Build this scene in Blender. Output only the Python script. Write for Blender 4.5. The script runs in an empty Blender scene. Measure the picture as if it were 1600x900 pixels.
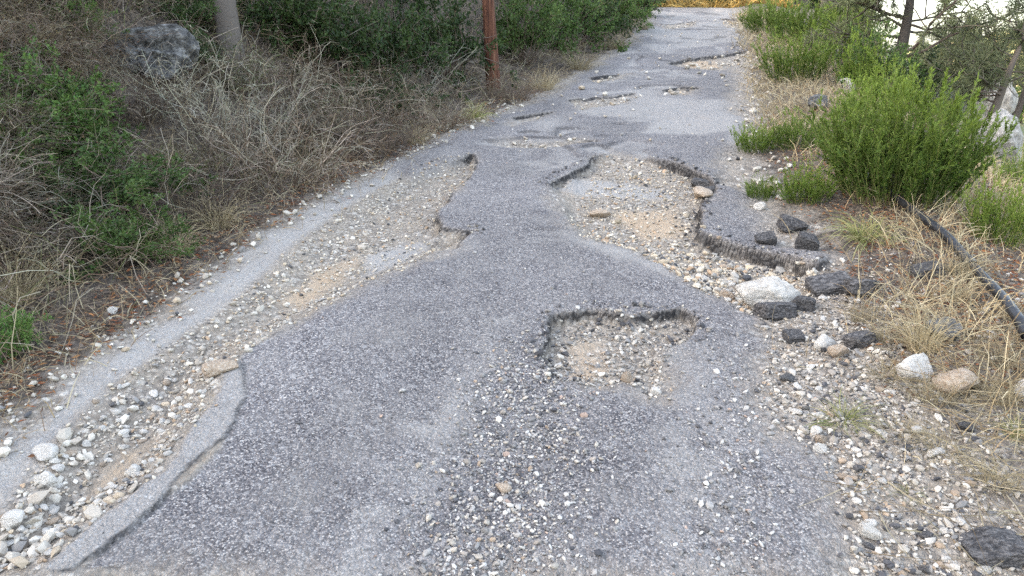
import bpy, bmesh, math, random
import numpy as np
from mathutils import Vector, Matrix

R = math.radians
SC = bpy.context.scene
COL = SC.collection
rng = np.random.default_rng(7)
random.seed(7)

# ------------------------------------------------------------------ camera, sky, sun, exposure
F_PX = 1180.0                       # focal length in pixels of the 1600 px wide photograph
PITCH = R(17.0)
CAM_H = 1.65
SLOPE = math.tan(R(7.2))            # the road climbs away from the camera
cd = bpy.data.cameras.new("camera"); cam = bpy.data.objects.new("camera", cd); COL.objects.link(cam)
cam.location = (0, 0, CAM_H); cam.rotation_euler = (R(90) - PITCH, 0, 0)
cd.sensor_width = 36.0; cd.lens = F_PX / 1600 * 36; cd.clip_start = 0.05; cd.clip_end = 2000
SC.camera = cam

SUN_EL, SUN_AZ = R(19.0), R(262.0)  # low sun from the left, behind the hill
world = bpy.data.worlds.new("World"); SC.world = world; world.use_nodes = True
wn = world.node_tree
sky = wn.nodes.new("ShaderNodeTexSky"); sky.sky_type = 'NISHITA'; sky.sun_disc = False
sky.sun_elevation = SUN_EL; sky.sun_rotation = SUN_AZ
sky.air_density = 1.0; sky.dust_density = 3.0; sky.ozone_density = 0.5; sky.altitude = 100
hs = wn.nodes.new('ShaderNodeHueSaturation'); hs.inputs['Saturation'].default_value = 0.66   # thin veil of cloud: paler than a clear sky
wn.links.new(sky.outputs[0], hs.inputs['Color']); wn.links.new(hs.outputs[0], wn.nodes["Background"].inputs[0])
wn.nodes["Background"].inputs[1].default_value = 0.15
ld = bpy.data.lights.new("sun", 'SUN'); ld.energy = 3.2; ld.angle = R(0.6); ld.color = (1.0, 0.86, 0.66)
sun = bpy.data.objects.new("sun", ld); COL.objects.link(sun)
# direction towards the sun: Nishita rotation is measured clockwise from +Y
sd = Vector((math.sin(SUN_AZ) * math.cos(SUN_EL), math.cos(SUN_AZ) * math.cos(SUN_EL), math.sin(SUN_EL)))
sun.rotation_euler = sd.to_track_quat('Z', 'Y').to_euler()
SC.view_settings.view_transform = 'Standard'; SC.view_settings.look = 'None'
SC.view_settings.exposure = 3.0; SC.view_settings.gamma = 1.0; SC.view_settings.use_curve_mapping = False
SC.render.engine = 'CYCLES'
SC.cycles.max_bounces = 5; SC.cycles.diffuse_bounces = 3; SC.cycles.transmission_bounces = 3; SC.cycles.glossy_bounces = 2
SC.cycles.use_denoising = False; SC.cycles.denoiser = 'OPENIMAGEDENOISE'; SC.cycles.denoising_input_passes = 'RGB_ALBEDO_NORMAL'; SC.cycles.denoising_prefilter = 'ACCURATE'
SC.cycles.sample_clamp_indirect = 3.0; SC.cycles.use_light_tree = False
world.cycles.sampling_method = 'MANUAL'; world.cycles.sample_map_resolution = 1024

# ------------------------------------------------------------------ noise and small numpy helpers
_perm = np.random.default_rng(11).permutation(512).astype(np.int64)
def vnoise(x, y):
    xi = np.floor(x).astype(np.int64); yi = np.floor(y).astype(np.int64)
    fx = x - xi; fy = y - yi
    fx = fx * fx * (3 - 2 * fx); fy = fy * fy * (3 - 2 * fy)
    def h(a, b): return _perm[(_perm[a & 511] + b) & 511] / 511.0
    a = h(xi, yi); b = h(xi + 1, yi); c = h(xi, yi + 1); d = h(xi + 1, yi + 1)
    return (a + (b - a) * fx) + ((c + (d - c) * fx) - (a + (b - a) * fx)) * fy
def fbm(x, y, o=4, g=0.5):
    x = np.asarray(x, float); y = np.asarray(y, float)
    s = np.zeros_like(x); a = 1.0; t = 0.0
    for k in range(o):
        s += a * vnoise(x + 17.3 * k, y - 9.1 * k); t += a; a *= g; x = x * 2.03; y = y * 2.03
    return s / t * 2 - 1
def sstep(a, b, x):
    t = np.clip((x - a) / (b - a), 0, 1); return t * t * (3 - 2 * t)
def unit(v): return v / np.maximum(np.linalg.norm(v, axis=-1, keepdims=True), 1e-9)

def ray(px, py):
    return np.array([px - 800.0, F_PX * math.cos(PITCH) + (450 - py) * math.sin(PITCH), -F_PX * math.sin(PITCH) + (450 - py) * math.cos(PITCH)])
def at(px, py):                      # point of the road plane seen at that place of the photograph
    d = ray(px, py); return d * (CAM_H / (SLOPE * d[1] - d[2])) + np.array([0, 0, CAM_H])
def poly(pts): return np.array([at(*p)[:2] for p in pts])

def seg_dist(P, A, B):
    d = B - A; t = np.clip(((P - A) @ d) / max(d @ d, 1e-12), 0, 1)
    return np.linalg.norm(P - (A + t[:, None] * d), axis=1)
def sdf_poly(x, y, pl, margin=0.5):   # positive inside
    out = np.full(x.shape, -margin); P = np.stack([x.ravel(), y.ravel()], 1); o = out.ravel()
    lo = pl.min(0) - margin; hi = pl.max(0) + margin
    m = np.all((P > lo) & (P < hi), axis=1)
    if not m.any(): return out
    Q = P[m]; dist = np.full(len(Q), 9.0); ins = np.zeros(len(Q), bool)
    n = len(pl)
    for i in range(n):
        A, B = pl[i], pl[(i + 1) % n]
        dist = np.minimum(dist, seg_dist(Q, A, B))
        c = (A[1] > Q[:, 1]) != (B[1] > Q[:, 1])
        if abs(B[1] - A[1]) > 1e-9:
            c &= Q[:, 0] < (B[0] - A[0]) * (Q[:, 1] - A[1]) / (B[1] - A[1]) + A[0]
            ins ^= c
    o[m] = np.clip(np.where(ins, dist, -dist), -margin, 9)
    return o.reshape(x.shape)
def line_dist(x, y, pl, margin=0.4):
    out = np.full(x.shape, margin); P = np.stack([x.ravel(), y.ravel()], 1); o = out.ravel()
    m = np.all((P > pl.min(0) - margin) & (P < pl.max(0) + margin), axis=1)
    if not m.any(): return out
    Q = P[m]; dist = np.full(len(Q), margin)
    for i in range(len(pl) - 1): dist = np.minimum(dist, seg_dist(Q, pl[i], pl[i + 1]))
    o[m] = dist
    return o.reshape(x.shape)

# ------------------------------------------------------------------ plan of the place (traced outlines laid on the road plane)
ASPHALT = poly([(120, 925), (270, 795), (352, 712), (386, 640), (378, 592), (412, 556), (470, 512), (530, 482), (600, 448), (655, 423), (705, 396),
    (738, 374), (690, 368), (679, 352), (700, 322), (738, 290), (744, 272), (735, 252), (640, 285), (610, 275), (660, 245), (700, 222), (760, 196), (820, 172), (880, 150), (905, 124), (950, 100),
    (985, 72), (1008, 44), (1020, 22), (1024, 10), (1060, 6), (1120, 11), (1150, 22), (1165, 50), (1172, 78), (1166, 92), (1135, 108), (1142, 150), (1135, 182), (1165, 196),
    (1158, 226), (1112, 258), (1122, 300), (1165, 318), (1180, 365), (1215, 400), (1290, 428), (1268, 441), (1180, 413), (1130, 397), (1096, 379), (1089, 345), (1090, 330), (1000, 410), (1060, 450),
    (1120, 482), (1172, 510), (1190, 560), (1168, 625), (1190, 672), (1275, 742), (1300, 795), (1310, 930)])
HOLE_R = poly([(858, 296), (890, 278), (930, 257), (952, 246), (1000, 252), (1050, 264), (1075, 276), (1105, 292), (1118, 312), (1090, 330), (1089, 345), (1096, 379), (1130, 397),
    (1180, 413), (1268, 441), (1290, 470), (1240, 520), (1172, 508), (1120, 482), (1060, 450), (1000, 410), (930, 388), (884, 362), (862, 330)])
POTHOLE = poly([(860, 608), (861, 560), (870, 514), (930, 502), (1000, 505), (1060, 500), (1081, 516), (1077, 536), (1052, 560), (1046, 612), (1034, 645), (985, 622), (920, 616)])
FAR_HOLES = [poly(q) for q in (
    [(1040, 106), (1075, 98), (1120, 92), (1172, 86), (1168, 102), (1130, 116), (1080, 112)],
    [(890, 163), (930, 157), (958, 154), (992, 148), (1000, 156), (960, 172), (905, 178)],
    [(1036, 146), (1060, 142), (1086, 144), (1076, 153), (1045, 152)],
    [(1030, 41), (1060, 38), (1088, 36), (1084, 45), (1040, 48)],
    [(1125, 32), (1168, 38), (1166, 52), (1130, 46)],
    [(800, 190), (830, 185), (862, 182), (840, 196), (800, 204)],
    [(760, 237), (800, 240), (880, 236), (930, 230), (905, 226), (830, 228), (790, 226)],
    [(918, 128), (960, 122), (990, 118), (970, 128), (930, 136)])]
SHARP = [poly(q) for q in (
    [(120, 925), (270, 795), (352, 712), (386, 640), (378, 592), (412, 556)],
    [(738, 374), (690, 368), (679, 352), (700, 322)], [(738, 290), (744, 272), (735, 252)],
    [(858, 296), (890, 278), (930, 257)], [(1030, 258), (1050, 264), (1075, 276), (1105, 292), (1118, 312)], [(1090, 330), (1089, 345), (1096, 379), (1130, 397), (1180, 413), (1268, 441)],
    [(861, 600), (861, 560), (870, 514), (930, 502), (1000, 505), (1060, 500), (1081, 516), (1077, 540)],
    [(1040, 106), (1075, 98), (1120, 92), (1172, 86)], [(890, 163), (930, 157), (958, 154), (992, 148)], [(1036, 146), (1060, 142), (1086, 144)],
    [(1030, 41), (1060, 38), (1088, 36)], [(1125, 32), (1168, 38)], [(800, 190), (830, 185), (862, 182)], [(760, 237), (800, 240), (880, 236), (930, 230)],
    [(705, 392), (738, 374)], [(918, 128), (960, 122)])]
SKIRT = poly([(120, 925), (270, 795), (352, 712), (386, 640), (378, 592), (355, 612), (345, 650), (300, 705), (215, 800), (150, 850), (60, 925)])
GULLY = poly([(-60, 870), (0, 830), (78, 715), (178, 615), (272, 550), (350, 492), (412, 442), (470, 385), (550, 328), (620, 288), (690, 256), (740, 250), (742, 285), (700, 322), (682, 352), (690, 372),
    (735, 376), (700, 396), (650, 424), (595, 450), (525, 485), (465, 513), (410, 557), (375, 590), (350, 615), (345, 650), (300, 705), (215, 800), (150, 850), (60, 930), (-60, 960)])
PALE = [poly(q) for q in (  # worn pale concrete-like smears
    [(868, 292), (905, 276), (960, 282), (1040, 292), (1060, 310), (1000, 312), (930, 306), (880, 302)],
    [(1010, 196), (1060, 188), (1158, 190), (1160, 214), (1090, 222), (1000, 220)],
    [(870, 372), (920, 380), (1000, 408), (1075, 452), (1040, 450), (960, 420), (890, 395)],
    [(560, 395), (640, 372), (690, 376), (640, 410), (570, 430)],
    [(750, 515), (800, 512), (805, 524), (752, 528)])]
TAN = [poly(q) for q in (
    [(135, 745), (180, 700), (250, 665), (265, 680), (220, 720), (175, 765), (145, 770)],
    [(880, 560), (940, 545), (960, 580), (930, 606), (880, 600)],
    [(1060, 98), (1120, 94), (1130, 108), (1080, 110)],
    [(420, 470), (520, 400), (580, 385), (560, 420), (470, 490)], [(940, 330), (1060, 320), (1080, 372), (1000, 380)])]
SAND = poly([(865, 545), (930, 520), (960, 560), (960, 600), (870, 604)])

CX = lambda y: -0.9 + 0.26 * np.clip(y, -20, 24)
_ly = [-20, 2.0, 2.9, 3.44, 4.08, 5, 6.2, 7.3, 8, 11, 14.8, 18, 22, 30]
_lv = [-1.6, -1.6, -1.74, -1.75, -1.86, -1.88, -1.8, -1.7, -1.5, -1.12, -0.95, -0.95, -1.0, -1.4]
EDGE_L = lambda y: np.interp(y, _ly, _lv)        # left margin of the roadway, in v
def base_z(x, y):
    """long shape of the land without the broken road surface"""
    x = np.asarray(x, float); y = np.asarray(y, float)
    v = x - CX(y)
    yy = np.minimum(y, 23.4)
    z = SLOPE * yy + np.where(y > 23.4, (1 - np.exp(-(np.maximum(y, 23.4) - 23.4) / .8)) * .8 * SLOPE, 0)
    z = z + 0.30 * np.clip(y - 25.2, 0, 22) * sstep(-40, 10, v) * sstep(20, 6, v)
    d = EDGE_L(y) - v                              # left bank
    dd = np.maximum(d, 0)
    bank = np.where(dd < 0.7, 0.10 * dd, 0.07 + 0.85 * (dd - 0.7) * sstep(0.4, 1.9, dd))
    bank = 30 * (1 - np.exp(-bank / 30))  # bank heightened out of view so its shadow covers the road
    keep = 1 - 0.80 * sstep(17, 23.5, y)  # bank shaped lower past the road's top to let sunlight reach the crest
    z = z + bank * keep * (1 + 0.12 * fbm(x * 0.35, y * 0.35, 3)) + 0.10 * fbm(x * 1.3, y * 1.3, 3) * sstep(0.2, 1.2, dd)
    e = v - 1.3                                     # right verge, then the drop
    hump = 0.13 * np.exp(-((e - 0.75) / 0.5) ** 2) * sstep(1.5, 3.2, y)
    drop = np.maximum(e - np.interp(y, [0, 4, 7, 12, 20], [2.2, 1.75, 1.7, 1.9, 2.5]), 0)
    z = z + hump - 16 * (1 - np.exp(-0.55 * drop / 16)) * sstep(-30, -5, y) + 0.05 * fbm(x * 1.7, y * 1.7, 3) * sstep(0.1, 0.8, e)
    far = np.hypot(np.maximum(x - 30, 0), np.maximum(y - 30, 0) * 0.3)
    z = z + (sstep(40, 260, far) * 30.0 + 2.5 * fbm(x * 0.02, y * 0.02, 3) * sstep(20, 80, far)) * sstep(15, 40, x)
    return z

def surface(x, y):
    """height with the broken asphalt, plus the masks the ground colours use"""
    x = np.asarray(x, float); y = np.asarray(y, float)
    z = base_z(x, y); v = x - CX(y)
    n1 = fbm(x * 9, y * 9, 3); n2 = fbm(x * 38, y * 38, 2)
    s = sdf_poly(x, y, ASPHALT)
    s0 = s.copy()
    for hpl in [HOLE_R, POTHOLE] + FAR_HOLES: s = np.minimum(s, -sdf_poly(x, y, hpl))
    dsh = np.full(x.shape, 0.4)
    for l in SHARP: dsh = np.minimum(dsh, line_dist(x, y, l))
    soft = np.clip((dsh - 0.03) / 0.15, 0, 1)
    n0 = fbm(x * 3.6 + 3, y * 3.6, 2); n3 = fbm(x * 20, y * 20, 2)
    sn = n0 * .055 + n1 * (0.024 + 0.04 * soft) + n3 * .008 * sstep(5, 3.5, y) + n2 * 0.002 * sstep(5, 3.5, y)
    s = s + sn
    w = 0.013 + 0.10 * soft + 0.005 * np.maximum(y - 3.5, 0)
    a = sstep(-w, w, s)
    hr = sdf_poly(x, y, HOLE_R) - sn; hp = sdf_poly(x, y, POTHOLE) - sn; gu = sdf_poly(x, y, GULLY)
    gl = np.full(x.shape, 0.036)
    wr = 0.02 + 0.15 * soft
    gl -= 0.05 * sstep(-0.01, 1, hr / wr) + 0.036 * sstep(-0.01, 1, hp / wr) * (1 - 0.7 * sstep(3.1, 2.65, y)) + 0.055 * sstep(-0.02, 1, gu / (wr * 1.3))
    for hpl in FAR_HOLES: gl -= 0.028 * sstep(0.0, 1, sdf_poly(x, y, hpl) / (wr * .8))
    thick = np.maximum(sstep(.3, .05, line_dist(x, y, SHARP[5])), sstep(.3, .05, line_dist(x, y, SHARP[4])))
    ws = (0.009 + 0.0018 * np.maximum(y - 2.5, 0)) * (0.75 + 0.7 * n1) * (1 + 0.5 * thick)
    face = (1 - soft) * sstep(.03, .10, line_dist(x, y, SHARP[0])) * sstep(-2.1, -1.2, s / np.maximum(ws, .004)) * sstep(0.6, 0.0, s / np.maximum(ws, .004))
    top = np.full(x.shape, 0.06) + 0.018 * fbm(v * 1.1, y * 0.7, 3)
    # older layers peeling off in thin plates, with worn pale bed under them
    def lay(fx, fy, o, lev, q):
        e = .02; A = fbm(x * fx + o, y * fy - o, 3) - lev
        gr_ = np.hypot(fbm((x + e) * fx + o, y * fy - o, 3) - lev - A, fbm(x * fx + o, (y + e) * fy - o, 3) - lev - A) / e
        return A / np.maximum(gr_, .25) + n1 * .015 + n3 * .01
    far_y = sstep(3.6, 5.5, y)
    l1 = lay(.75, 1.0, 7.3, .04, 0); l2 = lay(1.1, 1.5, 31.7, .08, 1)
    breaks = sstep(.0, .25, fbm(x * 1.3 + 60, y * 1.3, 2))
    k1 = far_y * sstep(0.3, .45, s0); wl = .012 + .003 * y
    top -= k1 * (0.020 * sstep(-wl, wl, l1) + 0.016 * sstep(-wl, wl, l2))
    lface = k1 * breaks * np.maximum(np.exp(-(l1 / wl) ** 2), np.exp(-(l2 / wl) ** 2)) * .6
    lpale = k1 * np.maximum(sstep(0, .05, l1) * sstep(.5, .15, l1), .8 * sstep(0, .05, l2) * sstep(.35, .1, l2)) * (.55 + .5 * n0) * 1.35
    lpale = np.maximum(lpale, far_y * sstep(.0, .25, fbm(x * .8 + 9, y * .6, 3)) * .85)
    # the thick raised lip right of the wash-out and the far lip of that hole
    lip = sstep(0.45, 0.05, line_dist(x, y, SHARP[5], 0.5)); top += 0.028 * lip * (1 + .5 * n0)
    lip2 = sstep(0.35, 0.05, line_dist(x, y, SHARP[4], 0.4)); top += 0.012 * lip2
    # worn dish of bare chippings down the middle of the lane, below the pothole
    top -= 0.02 * np.exp(-((v - 0.28 - 0.05 * np.sin(y * 3)) / 0.22) ** 2) * sstep(3.2, 2.5, y)
    sk = sdf_poly(x, y, SKIRT) + 0.02 * n0 + 0.016 * n1 + 0.010 * n3 + .004 * n2
    skm = sstep(-0.008, 0.010, sk)
    gl = gl + (0.068 - gl) * sstep(0.30, 0.04, line_dist(x, y, SHARP[0], 0.5))
    g2 = gl * (1 - skm) + 0.072 * skm
    zz = g2 * (1 - a) + top * a
    zz = np.where(skm > 0.5, np.maximum(zz, g2), zz)
    inside = sstep(0.6, 0.0, np.maximum(EDGE_L(y) - v, v - 2.6))
    rough = n1 * 0.010 + n2 * 0.006
    zz = zz + rough * (1 - a) * (1 - 0.6 * skm) + a * (n2 * 0.0022 + n1 * 0.003)
    zz = zz * inside
    pale = np.zeros(x.shape)
    for q in PALE: pale = np.maximum(pale, sstep(-0.03, 0.10, sdf_poly(x, y, q) + 0.05 * n1))
    for vt in (0.0, 0.95): pale = np.maximum(pale, 0.75 * np.exp(-((v - vt + .06 * n1) / .13) ** 2) * sstep(3.6, 2.6, y) * (.6 + .8 * n1))
    pale = np.clip(np.maximum(pale, lpale * a), 0, 1)
    dl = v - EDGE_L(y)
    strip = sstep(0.06, 0.24, dl + 0.10 * n1) * sstep(0.03, -0.06, gu) * sstep(0.9, 0.6, dl) * sstep(9, 5.5, y)
    tan = np.zeros(x.shape)
    for q in TAN: tan = np.maximum(tan, sstep(-0.02, 0.12, sdf_poly(x, y, q) + 0.06 * n1))
    tan = np.maximum(tan, 0.6 * sstep(-0.02, 0.1, sdf_poly(x, y, SAND) + 0.05 * n1))
    soil = np.maximum(sstep(0.10, -0.06, dl + 0.09 * n1), 0.9 * sstep(0.0, 0.35, v - np.interp(y, [3, 4.5, 6, 9], [1.5, 1.42, 1.15, 1.3]) + 0.25 * n1) * sstep(2.4, 3.4, y))
    soil = np.maximum(soil, 0.6 * sstep(-0.1, 0.4, v - 1.7 + .3 * n1))
    far = np.maximum(sstep(25, 60, np.hypot(x, y)), .75 * sstep(3.0, 5.5, v + .6 * n1))
    g = sstep(-0.05, 0.05, np.maximum(np.maximum(gu, hr), hp))
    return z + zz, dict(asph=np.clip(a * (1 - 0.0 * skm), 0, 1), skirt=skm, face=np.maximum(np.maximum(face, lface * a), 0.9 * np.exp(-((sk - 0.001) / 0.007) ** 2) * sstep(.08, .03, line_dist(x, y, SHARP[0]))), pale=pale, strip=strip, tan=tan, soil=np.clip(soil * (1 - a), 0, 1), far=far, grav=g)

def hit(px, py):                       # where the line of sight through that place of the photograph meets the land
    d = ray(px, py); d = d / np.linalg.norm(d)
    t = np.geomspace(1.2, 400, 900); P = d[None] * t[:, None] + np.array([0, 0, CAM_H])
    below = np.nonzero(P[:, 2] < base_z(P[:, 0], P[:, 1]))[0]
    k = below[0] if len(below) else len(t) - 1
    lo, hi = t[max(k - 1, 0)], t[k]
    for _ in range(18):
        m = (lo + hi) / 2; p = d * m + np.array([0, 0, CAM_H])
        if p[2] < base_z(p[0], p[1]): hi = m
        else: lo = m
    return d * hi + np.array([0, 0, CAM_H])
def depth(p): return p[1] * math.cos(PITCH) - (p[2] - CAM_H) * math.sin(PITCH)
def px2m(p, n): return n * depth(p) / F_PX
def zat(x, y): return float(surface(np.array([x]), np.array([y]))[0][0])

# ------------------------------------------------------------------ mesh building
def mesh(name, V, F4=None, F3=None, mat=None, col=None, smooth=False, attrs=None):
    me = bpy.data.meshes.new(name)
    V = np.asarray(V, np.float32).reshape(-1, 3)
    n4 = 0 if F4 is None else len(F4); n3 = 0 if F3 is None else len(F3)
    me.vertices.add(len(V)); me.vertices.foreach_set("co", V.ravel())
    me.loops.add(n4 * 4 + n3 * 3); me.polygons.add(n4 + n3)
    li = np.concatenate([np.asarray(F4, np.int32).ravel() if n4 else np.zeros(0, np.int32), np.asarray(F3, np.int32).ravel() if n3 else np.zeros(0, np.int32)])
    me.loops.foreach_set("vertex_index", li.astype(np.int32))
    st = np.concatenate([np.arange(n4) * 4, n4 * 4 + np.arange(n3) * 3]).astype(np.int32)
    me.polygons.foreach_set("loop_start", st)
    me.polygons.foreach_set("use_smooth", np.full(n4 + n3, smooth))
    me.update(calc_edges=True)
    if col is not None:
        c = np.ones((len(V), 4), np.float32); c[:, :3] = col
        at_ = me.color_attributes.new("tint", 'FLOAT_COLOR', 'POINT'); at_.data.foreach_set("color", c.ravel())
    for k, a in (attrs or {}).items():
        at_ = me.attributes.new(k, 'FLOAT', 'POINT'); at_.data.foreach_set("value", np.asarray(a, np.float32).ravel())
    if mat: me.materials.append(mat)
    return me

class Geo:
    """gathers tubes, ribbons and leaves, each with a colour per vertex"""
    def __init__(s): s.V = []; s.F4 = []; s.F3 = []; s.C = []; s.n = 0
    def add(s, V, F4=None, F3=None, C=(1, 1, 1)):
        V = V.reshape(-1, 3)
        C = np.broadcast_to(np.asarray(C, float), (len(V), 3)) if np.ndim(C) < 2 else np.asarray(C).reshape(-1, 3)
        s.V.append(V); s.C.append(C)
        if F4 is not None: s.F4.append(np.asarray(F4).reshape(-1, 4) + s.n)
        if F3 is not None: s.F3.append(np.asarray(F3).reshape(-1, 3) + s.n)
        s.n += len(V)
    def tubes(s, P, Rr, C, sides=3):
        K, N, _ = P.shape
        T = np.empty_like(P); T[:, 1:-1] = P[:, 2:] - P[:, :-2]; T[:, 0] = P[:, 1] - P[:, 0]; T[:, -1] = P[:, -1] - P[:, -2]
        T = unit(T); ref = np.where(np.abs(T[..., 2:3]) > 0.9, np.array([1.0, 0, 0]), np.array([0, 0, 1.0]))
        A = unit(np.cross(T, ref)); B = np.cross(T, A)
        ang = np.arange(sides) * 2 * math.pi / sides
        V = P[:, :, None] + Rr[:, :, None, None] * (A[:, :, None] * np.cos(ang)[:, None] + B[:, :, None] * np.sin(ang)[:, None])
        idx = np.arange(K * N * sides).reshape(K, N, sides)
        a = idx[:, :-1]; b = idx[:, 1:]
        F = np.stack([a, np.roll(a, -1, 2), np.roll(b, -1, 2), b], -1)
        s.add(V, F4=F, C=np.repeat(np.repeat(np.asarray(C).reshape(-1, 1, 3) * np.ones((K, 1, 1)), N, 1).reshape(K * N, 3), sides, 0))
    def ribbons(s, P, W, C):
        K, N, _ = P.shape
        T = unit(P[:, -1] - P[:, 0]); r = unit(rng.normal(size=(K, 3))); S = unit(np.cross(T, r))
        V = np.stack([P - S[:, None] * W[..., None] / 2, P + S[:, None] * W[..., None] / 2], 2)
        idx = np.arange(K * N * 2).reshape(K, N, 2)
        F = np.stack([idx[:, :-1, 0], idx[:, :-1, 1], idx[:, 1:, 1], idx[:, 1:, 0]], -1)
        C = np.asarray(C); C = C.reshape(-1, 1, 3) * np.ones((K, 1, 1))
        s.add(V, F4=F, C=np.repeat(C, N * 2, 1).reshape(-1, 3))
    def leaves(s, P, D, L, W, C, fold=0.25):
        K = len(P); D = unit(D); S = unit(np.cross(D, rng.normal(size=(K, 3)))); Nn = np.cross(S, D)
        L = L[:, None]; W = W[:, None]
        V = np.stack([P, P + D * L * 0.45 + S * W / 2 + Nn * W * fold, P + D * L - Nn * L * 0.08, P + D * L * 0.45 - S * W / 2 + Nn * W * fold], 1)
        i = np.arange(K * 4).reshape(K, 4)
        F = np.concatenate([i[:, [0, 1, 2]], i[:, [0, 2, 3]]])
        s.add(V, F3=F, C=np.repeat(np.asarray(C) * np.ones((K, 1)), 4, 0))
    def mesh(s, name, mat, smooth=False):
        return mesh(name, np.concatenate(s.V), np.concatenate(s.F4) if s.F4 else None, np.concatenate(s.F3) if s.F3 else None, mat, np.concatenate(s.C), smooth)

def walk(P0, D0, step, n, wob, droop=0.0, lift=0.0):
    """curving paths: K starts, n points each"""
    K = len(P0); P = np.empty((K, n, 3)); P[:, 0] = P0; D = unit(D0); st = np.broadcast_to(step, (K,))[:, None]
    for i in range(1, n):
        D = unit(D + rng.normal(size=(K, 3)) * wob + np.array([0, 0, lift - droop * i / n]))
        P[:, i] = P[:, i - 1] + D * st
    return P
def vary(c, K, a=0.25, hue=0.08):
    c = np.asarray(c, float); m = 1 + (rng.random((K, 1)) * 2 - 1) * a
    return np.clip(c * m * (1 + (rng.random((K, 3)) * 2 - 1) * hue), 0.004, 0.9)
def pick(P, k, lo=0.3):
    """k random points on paths P (K,N,3), in their upper share, with the direction there"""
    K, N, _ = P.shape; i = rng.integers(0, K, k); t = (lo + (1 - lo) * rng.random(k)) * (N - 1.001); j = t.astype(int); f = (t - j)[:, None]
    return P[i, j] * (1 - f) + P[i, j + 1] * f, unit(P[i, j + 1] - P[i, j])

# ------------------------------------------------------------------ materials
def nmat(name):
    m = bpy.data.materials.new(name); m.use_nodes = True; nt = m.node_tree
    b = nt.nodes["Principled BSDF"]; b.inputs["Specular IOR Level"].default_value = 0.25; b.inputs["Roughness"].default_value = 0.85
    return m, nt, b
class NT:
    def __init__(s, nt): s.nt = nt; s.co = None
    def n(s, t, **k):
        o = s.nt.nodes.new(t)
        for a, b in k.items(): setattr(o, a, b)
        return o
    def l(s, a, b): s.nt.links.new(a, b)
    def pos(s):
        if s.co is None: s.co = s.n("ShaderNodeNewGeometry").outputs["Position"]
        return s.co
    def obj(s): s.co = s.n("ShaderNodeTexCoord").outputs["Object"]; return s.co
    def noise(s, sc, det=3, rough=0.55):
        o = s.n("ShaderNodeTexNoise"); o.inputs["Scale"].default_value = sc; o.inputs["Detail"].default_value = det; o.inputs["Roughness"].default_value = rough
        s.l(s.pos(), o.inputs["Vector"]); return o.outputs["Fac"]
    def voro(s, sc, feat='F1', rnd=1.0):
        o = s.n("ShaderNodeTexVoronoi", feature=feat); o.inputs["Scale"].default_value = sc; o.inputs["Randomness"].default_value = rnd
        s.l(s.pos(), o.inputs["Vector"]); return o
    def attr(s, name): return s.n("ShaderNodeAttribute", attribute_name=name).outputs["Fac"]
    def ramp(s, fac, stops, interp='LINEAR'):
        o = s.n("ShaderNodeValToRGB"); cr = o.color_ramp; cr.interpolation = interp
        while len(cr.elements) < len(stops): cr.elements.new(0.5)
        for e, (p, c) in zip(cr.elements, stops): e.position = p; e.color = (*(c if not np.isscalar(c) else (c, c, c)), 1)
        s.l(fac, o.inputs[0]); return o.outputs[0]
    def mix(s, fac, a, b, mode='MIX'):
        o = s.n("ShaderNodeMix", data_type='RGBA', blend_type=mode)
        for v, i in ((fac, 0), (a, 6), (b, 7)):
            if isinstance(v, (float, int)): o.inputs[i].default_value = v if i == 0 else (v, v, v, 1)
            elif isinstance(v, tuple): o.inputs[i].default_value = (*v, 1)
            else: s.l(v, o.inputs[i])
        return o.outputs[2]
    def math(s, op, a, b=0.0, clamp=False):
        o = s.n("ShaderNodeMath", operation=op, use_clamp=clamp)
        for v, i in ((a, 0), (b, 1)):
            if isinstance(v, (float, int)): o.inputs[i].default_value = v
            else: s.l(v, o.inputs[i])
        return o.outputs[0]
    def bump(s, h, strength, dist):
        o = s.n("ShaderNodeBump"); o.inputs["Strength"].default_value = strength; o.inputs["Distance"].default_value = dist
        s.l(h, o.inputs["Height"]); return o.outputs[0]

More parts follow.
